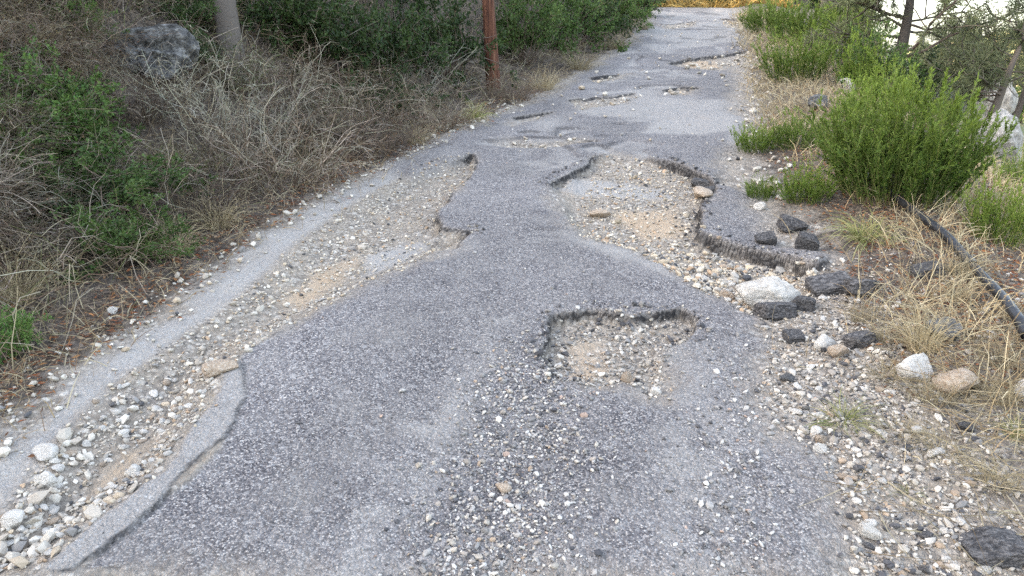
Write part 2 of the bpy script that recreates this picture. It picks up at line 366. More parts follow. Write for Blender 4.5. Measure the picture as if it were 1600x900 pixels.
def ground_material():
    m, nt, b = nmat("broken_road"); t = NT(nt)
    big = t.noise(0.9, 3); mid = t.noise(6, 4); fine = t.noise(60, 3, 0.7)
    vA = t.voro(165); vB = t.voro(52); vC = t.voro(26)
    ga = t.n("ShaderNodeSeparateColor"); t.l(vA.outputs["Color"], ga.inputs[0])
    gb = t.n("ShaderNodeSeparateColor"); t.l(vB.outputs["Color"], gb.inputs[0])
    gc = t.n("ShaderNodeSeparateColor"); t.l(vC.outputs["Color"], gc.inputs[0])
    # asphalt: binder with worn stones of many greys showing
    st = t.ramp(ga.outputs[0], [(0.0, (.035, .032, .033)), (.35, (.10, .092, .093)), (.65, (.175, .161, .159)), (.86, (.29, .27, .258)), (1, (.44, .41, .38))])
    st = t.mix(t.math('MULTIPLY', t.math('GREATER_THAN', gb.outputs[1], 0.86), 0.45), st, t.ramp(gb.outputs[0], [(0, (.10, .095, .10)), (1, (.42, .40, .385))]))
    gap = t.ramp(vA.outputs["Distance"], [(0.35, 0.0), (0.75, 1.0)])
    st = t.mix(t.math('MULTIPLY', gap, 0.55), st, (.05, .047, .053))
    asph = t.mix(t.ramp(mid, [(.35, 0.0), (.8, 0.4)]), st, (.215, .2, .19))
    asph = t.mix(1.0, asph, t.ramp(big, [(.3, 1.0), (.7, 1.38)]), 'MULTIPLY')
    asph = t.mix(t.ramp(t.noise(2.6, 5, .65), [(.50, 0.0), (.68, .4)]), asph, t.mix(fine, (.17, .155, .145), (.315, .292, .265)))
    asph = t.mix(t.ramp(t.noise(3.4, 4, .6), [(.26, .3), (.42, 0.0)]), asph, (.075, .07, .078))
    # dusty base course with crushed limestone
    gr = t.ramp(gb.outputs[0], [(0, (.10, .088, .075)), (.3, (.22, .195, .165)), (.65, (.34, .305, .26)), (1, (.52, .475, .42))])
    gr = t.mix(t.ramp(vB.outputs["Distance"], [(0.3, 0.0), (0.7, 0.75)]), gr, (.15, .13, .115))
    gr2 = t.ramp(gc.outputs[1], [(0, (.2, .18, .16)), (.6, (.38, .35, .31)), (1, (.6, .56, .5))])
    gr = t.mix(t.math('MULTIPLY', t.math('GREATER_THAN', gc.outputs[2], 0.72), t.ramp(vC.outputs["Distance"], [(.35, 1.0), (.5, 0.0)])), gr, gr2)
    gr = t.mix(t.ramp(mid, [(.35, 0.1), (.7, 0.75)]), gr, (.30, .25, .195))
    dust = t.mix(fine, (.27, .25, .228), (.40, .37, .335)); dust = t.mix(t.ramp(mid, [(.35, 0.0), (.7, .35)]), dust, (.22, .205, .2))
    dust = t.mix(t.math('MULTIPLY', t.math('GREATER_THAN', ga.outputs[1], .8), .5), dust, t.ramp(ga.outputs[0], [(0, .12), (1, .5)]))
    tan = t.mix(mid, (.36, .26, .17), (.46, .37, .27)); tan = t.mix(t.ramp(fine, [(.4, 0.0), (.7, .4)]), tan, (.26, .2, .15))
    soil = t.ramp(gb.outputs[2], [(0, (.022, .017, .013)), (.4, (.055, .041, .03)), (.75, (.10, .073, .051)), (1, (.21, .16, .115))])
    soil = t.mix(t.ramp(mid, [(.4, 0.0), (.7, .5)]), soil, (.17, .145, .125))
    far = t.mix(t.ramp(t.noise(0.12, 5), [(.42, 0.0), (.58, 1.0)]), (.42, .34, .17), (.10, .13, .04))
    jit = t.math('MULTIPLY', t.math('SUBTRACT', fine, 0.5), 0.7)
    def mk(name): return t.math('ADD', t.attr(name), t.math('MULTIPLY', jit, t.math('MULTIPLY', t.attr(name), t.math('SUBTRACT', 1.0, t.attr(name)))), clamp=True)
    c = t.mix(mk("pale"), gr, dust); c = t.mix(mk("tan"), c, tan)
    c = t.mix(mk("strip"), c, dust); c = t.mix(mk("soil"), c, soil)
    pa = t.math('MULTIPLY', mk("pale"), 0.75)
    c = t.mix(mk("asph"), c, t.mix(pa, asph, dust))
    c = t.mix(mk("skirt"), c, t.mix(0.35, dust, asph))
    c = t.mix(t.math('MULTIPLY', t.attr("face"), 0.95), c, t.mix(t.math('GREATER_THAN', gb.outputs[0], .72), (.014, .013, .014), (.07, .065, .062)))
    c = t.mix(t.attr("far"), c, far)
    t.l(c, b.inputs["Base Color"])
    h = t.math('ADD', t.math('MULTIPLY', vA.outputs["Distance"], -0.5), t.math('ADD', t.math('MULTIPLY', vB.outputs["Distance"], -0.9), t.math('MULTIPLY', fine, 0.6)))
    t.l(t.bump(h, 0.9, 0.012), b.inputs["Normal"]); b.inputs["Roughness"].default_value = 0.9
    return m

def stone_material(name, stops, speck=0.16, scale=5):
    m, nt, b = nmat(name); t = NT(nt); t.obj()
    rnd = t.n("ShaderNodeObjectInfo").outputs["Random"]
    n = t.noise(scale, 5, 0.65); f = t.noise(scale * 3.2, 3, 0.6)
    c = t.ramp(t.math('ADD', t.math('MULTIPLY', n, .7), t.math('MULTIPLY', f, .3)), stops); c = t.mix(1.0, c, t.ramp(rnd, [(0, .78), (1, 1.12)]), 'MULTIPLY')
    c = t.mix(t.ramp(f, [(.56, 0.0), (.72, speck)]), c, (.07, .065, .06))
    t.l(c, b.inputs["Base Color"]); t.l(t.bump(t.math('ADD', n, t.math('MULTIPLY', f, .4)), 0.55, 0.05), b.inputs["Normal"])
    return m
def tint_material(name, rough=0.85, trans=0.0, grain=0.0, spec=0.2, randv=0.25):
    m, nt, b = nmat(name); t = NT(nt)
    a = t.n("ShaderNodeAttribute", attribute_name="tint").outputs["Color"]
    rnd = t.n("ShaderNodeObjectInfo").outputs["Random"]
    c = t.mix(1.0, a, t.ramp(rnd, [(0, (1 - randv, 1 - randv, 1 - randv)), (1, (1 + randv * .6, 1 + randv * .5, 1 + randv * .2))]), 'MULTIPLY')
    if grain:
        f = t.noise(180, 3, .7); c = t.mix(1.0, c, t.ramp(f, [(.3, 1 - grain), (.7, 1 + grain)]), 'MULTIPLY')
        t.l(t.bump(f, .5, .004), b.inputs["Normal"])
    t.l(c, b.inputs["Base Color"]); b.inputs["Roughness"].default_value = rough; b.inputs["Specular IOR Level"].default_value = spec
    if trans:
        out = nt.nodes["Material Output"]; tr = t.n("ShaderNodeBsdfTranslucent"); t.l(c, tr.inputs[0])
        mx = t.n("ShaderNodeMixShader"); mx.inputs[0].default_value = trans; t.l(b.outputs[0], mx.inputs[1]); t.l(tr.outputs[0], mx.inputs[2]); t.l(mx.outputs[0], out.inputs[0])
    return m
M_GROUND = ground_material()
M_LIME = stone_material("limestone", [(.32, (.30, .27, .23)), (.46, (.52, .485, .44)), (.62, (.66, .62, .56))])
M_TANSTONE = stone_material("tan_limestone", [(.3, (.22, .15, .10)), (.48, (.36, .275, .20)), (.66, (.50, .44, .365))])
M_GREYROCK = stone_material("grey_rock", [(.38, (.028, .028, .028)), (.5, (.085, .083, .082)), (.64, (.25, .245, .235))], .4, 5)
M_PALEROCK = stone_material("pale_rock", [(.36, (.12, .115, .11)), (.5, (.27, .255, .24)), (.64, (.43, .41, .385))], .3, 5)
M_BITUMEN = stone_material("asphalt_chunk", [(.38, (.022, .021, .022)), (.48, (.065, .061, .061)), (.6, (.17, .16, .155))], .3, 5)
M_STONES = tint_material("crushed_stone", .9, grain=.18, randv=0.0)
M_TWIG = tint_material("dry_twig", .9)
M_LEAF = tint_material("leaf", .6, trans=.3, spec=.3)
M_GRASS = tint_material("grass_blade", .8, trans=.25)
M_BARK = tint_material("bark", .95, grain=.35)
M_LITTER = tint_material("leaf_litter", .9, randv=0.0)

# ------------------------------------------------------------------ objects
def link(name, me, parent=None, **props):
    o = bpy.data.objects.new(name, me); COL.objects.link(o)
    if parent: o.parent = parent
    for k, v in props.items(): o[k] = v
    return o
def thing(name, label, cat, loc=(0, 0, 0), rotz=0.0, scale=(1, 1, 1), group=None, me=None, rot=None):
    o = bpy.data.objects.new(name, me); COL.objects.link(o); o.location = [float(a) for a in loc]
    o.rotation_euler = rot if rot is not None else (0, 0, rotz); o.scale = scale; o['label'] = label; o['category'] = cat
    if group: o['group'] = group
    return o

# ---- the land: one sheet, fine on the roadway and coarse towards the horizon
vin = np.linspace(-2.15, 2.0, 390)
go = lambda a, n, r, s0: a + np.cumsum(s0 * r ** np.arange(n))
vcol = np.concatenate([-go(2.15, 44, 1.175, .03)[::-1], vin, go(2.0, 44, 1.175, .03)])
_r = [1.4]
while _r[-1] < 24.9: _r.append(_r[-1] + .0058 + .0013 * _r[-1] + .00013 * _r[-1] ** 2)
yrow = np.concatenate([(-go(-0.9, 26, 1.25, .06))[::-1], np.linspace(.9, 1.38, 16), _r, 25 + np.cumsum(.12 * 1.1 ** np.arange(58))])
YY, VV = np.meshgrid(yrow, vcol, indexing='ij'); XX = VV + CX(YY)
ZZ, MK = surface(XX, YY)
nr, nc = XX.shape
idx = np.arange(nr * nc).reshape(nr, nc)
Fq = np.stack([idx[:-1, :-1], idx[:-1, 1:], idx[1:, 1:], idx[1:, :-1]], -1).reshape(-1, 4)
Vg = np.stack([XX, YY, ZZ], -1).reshape(-1, 3)
am = MK['asph'].ravel()[Fq].max(1) > 0.02
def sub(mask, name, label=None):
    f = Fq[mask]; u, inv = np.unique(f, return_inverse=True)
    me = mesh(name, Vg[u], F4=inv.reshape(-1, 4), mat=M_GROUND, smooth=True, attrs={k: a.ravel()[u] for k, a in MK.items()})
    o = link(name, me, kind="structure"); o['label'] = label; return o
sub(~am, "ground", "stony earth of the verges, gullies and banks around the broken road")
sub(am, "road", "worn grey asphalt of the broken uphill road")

# ---- rocks
def ico(sub_):
    bm = bmesh.new(); bmesh.ops.create_icosphere(bm, subdivisions=sub_, radius=1)
    V = np.array([v.co for v in bm.verts]); F = np.array([[v.index for v in f.verts] for f in bm.faces]); bm.free(); return V, F
ICO = {k: ico(k) for k in (1, 2, 3, 4, 5)}
def rock_shape(seed, sub_=2, planes=8, rough=.05, lo=.5, box=False):
    r = np.random.default_rng(seed); V, F = ICO[sub_]
    n = unit(r.normal(size=(planes, 3))); d = r.uniform(lo, 1.0, planes)
    q = V @ n.T; rad = np.where(q > .15, d / np.maximum(q, .15), 9).min(1); rad = np.minimum(rad, 1.05)
    if box: rad = np.minimum(rad * 1.15, (np.abs(V) ** 9).sum(1) ** (-1 / 9) * .82)
    rad = rad + rough * (fbm(V[:, 0] * 2.3 + seed, V[:, 1] * 2.3 + V[:, 2] * 3.1, 4))
    if sub_ >= 4: rad = rad + rough * .5 * np.abs(fbm(V[:, 0] * 7 + V[:, 2] * 3, V[:, 1] * 7 - V[:, 2] * 6 + seed, 3)) * -1
    return V * rad[:, None], F
ROCK = {}
def rock_mesh(kind, seed, sub_, mat, **k):
    key = (kind, seed)
    if key not in ROCK:
        V, F = rock_shape(seed, sub_, **k); ROCK[key] = mesh(kind, V, F3=F, mat=mat, smooth=False)
    return ROCK[key]
def stone_at(name, label, cat, px, py, w, h, mat, seed, sub_=3, depth_=None, sink=.25, group=None, tilt=.25, planes=7, rough=.05, lo=.42, box=False):
    """a stone whose outline is w by h px in the photograph, lying on the land at px, py (its centre bottom)"""
    p = hit(px, py); mw = px2m(p, w) / 2; mh = px2m(p, h) / 2; md = mw * .8 if depth_ is None else depth_
    z = zat(p[0], p[1])
    me = rock_mesh(name, seed, sub_, mat, planes=planes, rough=rough, lo=lo, box=box)
    r = random.Random(seed * 31 + int(px))
    return thing(name, label, cat, (p[0], p[1] + md * .6, z + mh * (1 - sink)), me=me, scale=(mw * 1.1, md * 1.1, mh * 1.15), rot=(r.uniform(-tilt, tilt), r.uniform(-tilt, tilt), r.uniform(-.4, .4)), group=group)

stone_at("boulder", "large dark grey weathered rock jutting from the scrubby left bank", "boulder", 216, 118, 140, 92, M_GREYROCK, 4, 5, rough=.22, sink=.45, tilt=.35, planes=9)
stone_at("boulder", "white and tan boulder among black asphalt chunks beside the right wash-out", "boulder", 1203, 490, 96, 62, M_LIME, 12, 4, sink=.12, tilt=.08, rough=.09, planes=8)
stone_at("boulder", "pale angular rock at the drop behind the big green shrub, upper one", "boulder", 1548, 206, 64, 80, M_PALEROCK, 21, 4, rough=.12, sink=.1)
stone_at("boulder", "pale weathered rock leaning beside the big green shrub, lower one", "boulder", 1562, 262, 64, 92, M_PALEROCK, 22, 4, rough=.12)
stone_at("boulder", "low grey rock half hidden by shrubs below the pine", "boulder", 1478, 182, 70, 40, M_GREYROCK, 23, 3, rough=.1)
stone_at("stone", "white stone standing in dry grass behind the upright green shrubs", "stone", 1322, 150, 26, 24, M_LIME, 31)
stone_at("stone", "round grey stone in the patch of dry grass above the low green plants", "stone", 1283, 178, 34, 24, M_GREYROCK, 32)
stone_at("stone", "flat tan stone on the gravel beside the curved broken edge", "stone", 343, 611, 48, 26, M_TANSTONE, 33, depth_=.055, tilt=.1)
stone_at("stone", "pale capped rock in dry grass, left one of the pair right of the gravel", "stone", 1432, 606, 64, 44, M_LIME, 34)
stone_at("stone", "tan and white rock in dry grass, right one of the pair right of the gravel", "stone", 1497, 632, 62, 44, M_TANSTONE, 35)
stone_at("stone", "grey rock behind straw grass on the right bank below the pipe", "stone", 1474, 543, 56, 34, M_GREYROCK, 36)
stone_at("stone", "white stone cut by the right edge of the view", "stone", 1600, 640, 26, 36, M_LIME, 37)
stone_at("stone", "tan stone wedged between gravel and the white boulder", "stone", 1137, 468, 30, 20, M_TANSTONE, 38)
stone_at("stone", "white stone alone on reddish litter near the low leafy plants", "stone", 1187, 337, 18, 12, M_LIME, 39)
stone_at("stone", "tan rock projecting under the broken far lip of the wash-out", "stone", 1097, 322, 34, 16, M_TANSTONE, 40, depth_=.1)
stone_at("stone", "domed cream stone on the gravel floor of the wash-out", "stone", 938, 338, 32, 14, M_TANSTONE, 41)
stone_at("stone", "white stone by the grass along the left roadside, alone", "stone", 178, 497, 18, 11, M_LIME, 42)
stone_at("stone", "large white stone in the left gully beside the pale dust strip", "stone", 68, 733, 40, 20, M_LIME, 43)
stone_at("stone", "large white stone in the left gully just below the bare tan patch", "stone", 72, 768, 34, 24, M_LIME, 44)
stone_at("stone", "pale stone at the right tip of the bare tan patch in the gully", "stone", 206, 756, 26, 20, M_LIME, 45)
stone_at("stone", "big white stone at the bottom left corner of the road", "stone", 22, 838, 36, 26, M_LIME, 46)
stone_at("stone", "reddish pebble lying in loose chippings in the middle of the lane", "stone", 785, 785, 26, 12, M_TANSTONE, 47)
stone_at("stone", "tan stone upright at the near lip of the round pothole", "stone", 980, 612, 18, 20, M_TANSTONE, 48)
stone_at("stone", "cream stone at the near right lip of the pothole", "stone", 1022, 632, 22, 12, M_LIME, 49)
stone_at("stone", "pale stone lying on the gravel at the near right verge", "stone", 1357, 862, 36, 26, M_LIME, 50)
stone_at("stone", "cream stone beside the green grass tuft on the right gravel", "stone", 1272, 697, 24, 15, M_LIME, 51)
stone_at("stone", "round cream stone in front of the green grass tuft", "stone", 1283, 706, 20, 14, M_TANSTONE, 52)
stone_at("stone", "white stone in front of the round cream stone by the tuft", "stone", 1280, 725, 20, 14, M_LIME, 53)
stone_at("stone", "grey flat stone at the asphalt edge above the grass tuft", "stone", 1230, 610, 22, 12, M_GREYROCK, 54)
stone_at("stone", "white stone in a pale heap beyond the black chunks", "stone", 1290, 560, 36, 26, M_LIME, 55)
stone_at("stone", "cream stone leaning on the pale heap beyond the black chunks", "stone", 1310, 572, 30, 22, M_TANSTONE, 56)
# lumps torn from the road: flat slabs of old asphalt
for lab, px, py, w, h, sd_ in (
    ("black asphalt lump on litter above the raised slab", 1240, 372, 46, 24, 61), ("small black asphalt lump beside the raised slab", 1197, 399, 34, 18, 62),
    ("grey asphalt lump tilted at the end of the raised slab", 1262, 410, 38, 30, 63), ("black asphalt lump in front of the white boulder", 1213, 510, 62, 28, 64),
    ("black asphalt lump at the right foot of the white boulder", 1256, 498, 36, 26, 65), ("broken asphalt lump hanging at the far lip of the wash-out", 1098, 292, 34, 18, 66),
    ("broken asphalt lump below the far lip of the wash-out", 1104, 306, 36, 16, 67), ("grey asphalt slab half buried behind the white boulder", 1300, 470, 70, 26, 68),
    ("grey asphalt slab among dry grass on the right bank", 1352, 474, 60, 28, 69), ("big black asphalt lump at the bottom right corner", 1560, 897, 100, 38, 70),
    ("asphalt lump in dry grass under the pipe", 1450, 444, 50, 20, 71), ("dark asphalt lump beside the pale heap of stones", 1345, 555, 46, 24, 72),
    ("small black lump on the right gravel near the boulder", 1240, 548, 34, 18, 73), ("dark lump in straw near the right edge", 1508, 690, 26, 14, 74)):
    stone_at("asphalt_lump", lab, "asphalt lump", px, py, w, h, M_BITUMEN, sd_, 4, planes=4, rough=.10, sink=.3, tilt=.35, lo=.5, box=True)

# ---- crushed stone: loose pieces by zone
def scatter(n, x0, x1, y0, y1, dens):
    """random points in plan, kept with probability dens(x, y, v); more tries near the camera"""
    y = y0 * (y1 / y0) ** rng.random(n); v = x0 + (x1 - x0) * rng.random(n); x = v + CX(y)
    k = rng.random(n) < dens(x, y, v) * np.ones(n)
    return x[k], y[k]
V1, F1 = rock_shape(3, 1, 8, 0.0)
SHAPES = [rock_shape(100 + i, 1, 6, 0.0, .42) for i in range(24)]
def stones(x, y, size, cols, flat=.65, sink=.3):
    n = len(x); z = surface(x, y)[0]
    nv = len(SHAPES[0][0]); S = np.stack([s[0] for s in SHAPES]); Fi = SHAPES[0][1]
    P = S[rng.integers(0, len(SHAPES), n)] * (size[:, None, None] * np.stack([rng.uniform(.75, 1.35, n), rng.uniform(.6, 1.0, n), flat * rng.uniform(.7, 1.2, n)], 1)[:, None])
    a = rng.random(n) * 2 * math.pi; ca, sa = np.cos(a)[:, None], np.sin(a)[:, None]
    ti = rng.normal(size=(n, 2)) * .25
    X = P[..., 0] * ca - P[..., 1] * sa; Y = P[..., 0] * sa + P[..., 1] * ca; Z = P[..., 2] + X * ti[:, :1] + Y * ti[:, 1:]
    V = np.stack([X + x[:, None], Y + y[:, None], Z + (z + size * flat * (1 - sink))[:, None]], -1)
    F = (Fi[None] + (np.arange(n) * nv)[:, None, None]).reshape(-1, 3)
    return V.reshape(-1, 3), F, np.repeat(cols, nv, 0)
def palette(n, mix):
    cs = np.array([c for c, w in mix]); w = np.array([w for c, w in mix]); w = w / w.sum()
    return np.clip(cs[rng.choice(len(cs), n, p=w)] * rng.uniform(.8, 1.15, (n, 1)), .01, .8)
LIMEMIX = [((.54, .495, .43), 4), ((.46, .415, .35), 4), ((.40, .35, .29), 4), ((.42, .34, .25), .7), ((.25, .235, .22), .8), ((.09, .088, .09), .25)]
VERGEMIX = [((.50, .455, .395), 2.4), ((.38, .335, .28), 2.8), ((.29, .255, .22), 2.5), ((.33, .25, .18), .6), ((.2, .19, .18), 2), ((.08, .077, .08), 1.2)]
CREAMMIX = [((.52, .46, .375), 4), ((.43, .355, .26), 3), ((.38, .27, .18), 1.5), ((.32, .295, .26), 2), ((.08, .078, .08), 1)]
CHIPMIX = [((.42, .395, .365), 3), ((.31, .29, .27), 4), ((.2, .188, .178), 4), ((.10, .095, .095), 2), ((.54, .51, .47), 1), ((.34, .25, .2), .6)]
parts = []
def zone(n, v0, v1, y0, y1, dens, size, mix, **k):
    x, y = scatter(n, v0, v1, y0, y1, dens); m = len(x)
    if m: parts.append(stones(x, y, size(m, y), palette(m, mix), **k))
    return x, y
ln = lambda med, sg, mx: (lambda m, y: np.minimum(med * np.exp(rng.normal(size=m) * sg), mx))
lnf = lambda med, sg, mx: (lambda m, y: np.minimum(med * np.exp(rng.normal(size=m) * sg) * (1 + .06 * np.maximum(y - 3, 0)), mx))
gul = lambda x, y, v: sstep(-.02, .06, sdf_poly(x, y, GULLY)) * (1 - .85 * np.maximum.reduce([sstep(-.03, .05, sdf_poly(x, y, q)) for q in TAN[:1]])) * (.35 + .65 * sstep(.75, .35, v - EDGE_L(y) - .1)) * sstep(.10, .0, sdf_poly(x, y, SKIRT) + .04)
zone(14000, -1.9, -.1, 1.5, 9, gul, lambda m, y: np.minimum((.0062 + .0052 * sstep(2.7, 1.9, y)) * np.exp(rng.normal(size=m) * .5), .034), LIMEMIX, sink=.5)
zone(9000, -1.9, -.1, 1.5, 9, lambda x, y, v: sstep(-.03, .03, sdf_poly(x, y, GULLY)) * (1 - .85 * sstep(-.03, .05, sdf_poly(x, y, TAN[0]))) * (1 - .7 * sstep(-.04, .02, sdf_poly(x, y, SKIRT))), lnf(.006, .4, .014), CREAMMIX)
hol = lambda x, y, v: sstep(-.03, .08, sdf_poly(x, y, HOLE_R))
zone(13000, .2, 2.0, 2.9, 7, lambda x, y, v: hol(x, y, v) * (.12 + .88 * sstep(4.6, 3.9, y)), lnf(.0095, .5, .032), CREAMMIX, sink=.5)
crumb = lambda x, y, v: np.maximum.reduce([sstep(.11, .05, line_dist(x, y, l)) * sstep(.012, .04, line_dist(x, y, l)) for l in SHARP[1:8]])
zone(11000, -.6, 2.0, 2.6, 7, crumb, lnf(.007, .5, .022), [((.06, .058, .06), 3), ((.12, .115, .118), 3), ((.40, .36, .30), 2), ((.22, .2, .18), 2)], sink=.45)
zone(9000, .0, 2.0, 2.9, 7, hol, lnf(.006, .4, .012), CREAMMIX)
verge = lambda x, y, v: sstep(.02, -.10, sdf_poly(x, y, ASPHALT)) * sstep(1.0, 1.2, v) * (.25 + .75 * sstep(2.1, 1.4, v + .4 * fbm(x * 2, y * 2, 2))) * sstep(4.2, 3.2, y)
zone(20000, .9, 2.7, 1.4, 4.4, verge, ln(.0062, .5, .02), VERGEMIX, sink=.5)
zone(12000, .9, 2.7, 1.4, 4.4, verge, ln(.0055, .5, .018), VERGEMIX)
mid = lambda x, y, v: np.exp(-((v - .30 - .12 * (2.4 - y)) / .20) ** 2) * sstep(3.4, 2.7, y)
zone(20000, -.4, 1.2, 1.4, 3.6, mid, ln(.0045, .45, .015), CHIPMIX, sink=.45)
zone(9000, -.4, 1.2, 1.4, 3.4, mid, ln(.0058, .45, .017), VERGEMIX, sink=.45)
rt = lambda x, y, v: np.exp(-((v - 1.05) / .14) ** 2) * sstep(3.4, 2.6, y)
zone(5000, .5, 1.4, 1.4, 3.6, rt, ln(.0055, .45, .016), CHIPMIX, sink=.4)
zone(5000, .1, 1.1, 2.4, 3.7, lambda x, y, v: sstep(-.04, .06, sdf_poly(x, y, POTHOLE)) * (1 - .8 * sstep(0, .08, sdf_poly(x, y, SAND))), ln(.006, .5, .018), VERGEMIX)
zone(4000, -1.7, 1.4, 1.4, 20, lambda x, y, v: .3, lnf(.0045, .4, .02), CHIPMIX, sink=.4)
zone(2500, -1.9, -1.2, 2, 9, lambda x, y, v: np.exp(-((v - EDGE_L(y) - .05) / .16) ** 2) * .5, lnf(.010, .5, .03), LIMEMIX)
zone(2600, -.9, 1.6, 6.5, 20, lambda x, y, v: np.maximum.reduce([sstep(-.05, .05, sdf_poly(x, y, q)) for q in FAR_HOLES]) * .9 + .04, lambda m, y: .02 * np.exp(rng.normal(size=m) * .4), LIMEMIX)
zone(1500, .9, 2.2, 5, 20, lambda x, y, v: np.exp(-((v - 1.35) / .18) ** 2) * .6, lambda m, y: .02 * np.exp(rng.normal(size=m) * .4), LIMEMIX)
Vs = []; Fs = []; Cs = []; off = 0
for V, F, C in parts: Vs.append(V); Fs.append(F + off); Cs.append(C); off += len(V)
g = link("gravel", mesh("gravel", np.concatenate(Vs), F3=np.concatenate(Fs), mat=M_STONES, col=np.concatenate(Cs)), kind="stuff")
g['label'] = "loose crushed limestone and asphalt chippings over the road and gullies"
# the larger loose stones, each one an object
def loose(n, v0, v1, y0, y1, dens, s0, s1, mats, label, group):
    x, y = scatter(n * 6, v0, v1, y0, y1, dens); x, y = x[:n], y[:n]; z = surface(x, y)[0]
    for i in range(len(x)):
        s = random.uniform(s0, s1); mt = random.choice(mats); sd_ = 200 + random.randrange(9)
        me = rock_mesh("stone_" + mt.name, sd_, 2, mt, planes=6, rough=.03, lo=.42)
        thing("stone", label, "stone", (x[i], y[i], z[i] + s * .25), me=me, scale=(s * random.uniform(.9, 1.4), s * random.uniform(.7, 1.1), s * random.uniform(.5, .8)), rot=(random.uniform(-.3, .3), random.uniform(-.3, .3), random.uniform(0, 6.28)), group=group)
loose(85, -1.9, -.7, 1.7, 2.9, gul, .010, .022, [M_LIME, M_LIME, M_LIME, M_TANSTONE], "pale angular stone among the gravel of the left gully", "loose stones in the left gully")
loose(70, .9, 1.9, 3.2, 5.0, hol, .010, .022, [M_LIME, M_LIME, M_TANSTONE], "rounded cream stone on the gravel of the right wash-out", "loose stones in the right wash-out")
loose(95, 1.1, 2.4, 1.6, 3.6, verge, .010, .022, [M_LIME, M_LIME, M_LIME, M_LIME, M_TANSTONE, M_BITUMEN], "angular stone on the gravel verge along the right asphalt edge", "loose stones on the right verge")

# ------------------------------------------------------------------ plants: prototypes built at unit-ish size, then copied
GREY = (.27, .235, .19); BROWN = (.10, .074, .052); STRAW = (.40, .345, .235); PURPLE = (.13, .105, .09)
PROTO = {}
def proto_tangle(key, seed, n=125, col=GREY, col2=BROWN, leaf=None, lift=.10, wob=.33, rad=.0032, nleaf=0):
    """leafless scrub, about 1 m high and 1.2 m wide"""
    global rng; rng = np.random.default_rng(seed)
    g = Geo(); a = rng.random(n) * 6.283; r0 = np.sqrt(rng.random(n)) * .30
    P0 = np.stack([np.cos(a) * r0, np.sin(a) * r0, np.zeros(n)], 1)
    D = np.stack([np.cos(a) * rng.uniform(.2, 1.1, n), np.sin(a) * rng.uniform(.2, 1.1, n), rng.uniform(.5, 1.4, n)], 1)
    A = walk(P0, D, rng.uniform(.06, .13, n), 10, wob * .6, .35, lift)
    g.tubes(A, np.linspace(1, .45, 10)[None] * rng.uniform(.7, 1.7, n)[:, None] * rad, np.where(rng.random((n, 1)) < .4, vary(col, n), vary(col2, n)))
    k = n * 5; P, T = pick(A, k, .15); B = walk(P, T + rng.normal(size=(k, 3)) * .8, rng.uniform(.025, .075, k), 5, wob, .25)
    g.tubes(B, np.linspace(.75, .35, 5)[None] * rng.uniform(.6, 1.1, k)[:, None] * rad, np.where(rng.random((k, 1)) < .45, vary(col, k), vary(col2, k)))
    k2 = n * 8; P, T = pick(B, k2, .2); Cc = walk(P, T + rng.normal(size=(k2, 3)) * .9, rng.uniform(.015, .04, k2), 4, wob, .1)
    g.ribbons(Cc, np.linspace(1, .4, 4)[None] * np.full((k2, 1), rad * 1.1), np.where(rng.random((k2, 1)) < .5, vary(col, k2, .35), vary(col2, k2, .35)))
    PROTO[key] = [("twigs", g.mesh("twigs_" + key, M_TWIG))]
    if nleaf:
        h = Geo(); P, T = pick(B, nleaf, .1); h.leaves(P, T + rng.normal(size=(nleaf, 3)), rng.uniform(.015, .035, nleaf), rng.uniform(.008, .016, nleaf), vary(leaf, nleaf, .4, .15))
        PROTO[key].append(("leaves", h.mesh("leaves_" + key, M_LEAF)))
def proto_leafy(key, seed, n=46, nl=3600, col=(.055, .10, .03), L=.04, W=.02, col_bright=(.10, .15, .04), clump=.055, bare=0):
    """broad-leaved evergreen shrub, about 1 m high and 1.1 m wide"""
    global rng; rng = np.random.default_rng(seed)
    g = Geo(); a = rng.random(n) * 6.283; r0 = np.sqrt(rng.random(n)) * .12
    P0 = np.stack([np.cos(a) * r0, np.sin(a) * r0, np.zeros(n)], 1)
    D = np.stack([np.cos(a) * rng.uniform(.1, 1.0, n), np.sin(a) * rng.uniform(.1, 1.0, n), rng.uniform(.7, 1.3, n)], 1)
    A = walk(P0, D, rng.uniform(.075, .125, n), 9, .20, .12)
    g.tubes(A, np.linspace(1, .3, 9)[None] * rng.uniform(.004, .009, n)[:, None], vary((.15, .12, .095), n))
    k = n * 6; P, T = pick(A, k, .3); B = walk(P, T + rng.normal(size=(k, 3)) * .8, rng.uniform(.025, .06, k), 5, .3, -.1)
    g.tubes(B, np.linspace(1, .4, 5)[None] * np.full((k, 1), .0028), vary((.17, .14, .10), k))
    h = Geo(); P, T = pick(B, nl, .1); P = P + rng.normal(size=P.shape) * clump * .35
    tone = np.repeat(rng.random((1, 1)), nl, 0)
    mixv = np.clip(rng.random((nl, 1)) * .7 + .5 * (vnoise(P[:, 0] * 6 + 5, P[:, 2] * 6 + P[:, 1] * 6)[:, None] - .4), 0, 1)  # leaves vary at random, in patches, between two greens
    c = np.asarray(col) * (1 - mixv) + np.asarray(col_bright) * mixv
    h.leaves(P, T * .6 + rng.normal(size=P.shape) * .8 + np.array([0, 0, .2]), rng.uniform(.6, 1.2, nl) * L, rng.uniform(.7, 1.2, nl) * W, c * rng.uniform(.75, 1.25, (nl, 1)))
    PROTO[key] = [("branches", g.mesh("branches_" + key, M_BARK)), ("leaves", h.mesh("leaves_" + key, M_LEAF))]
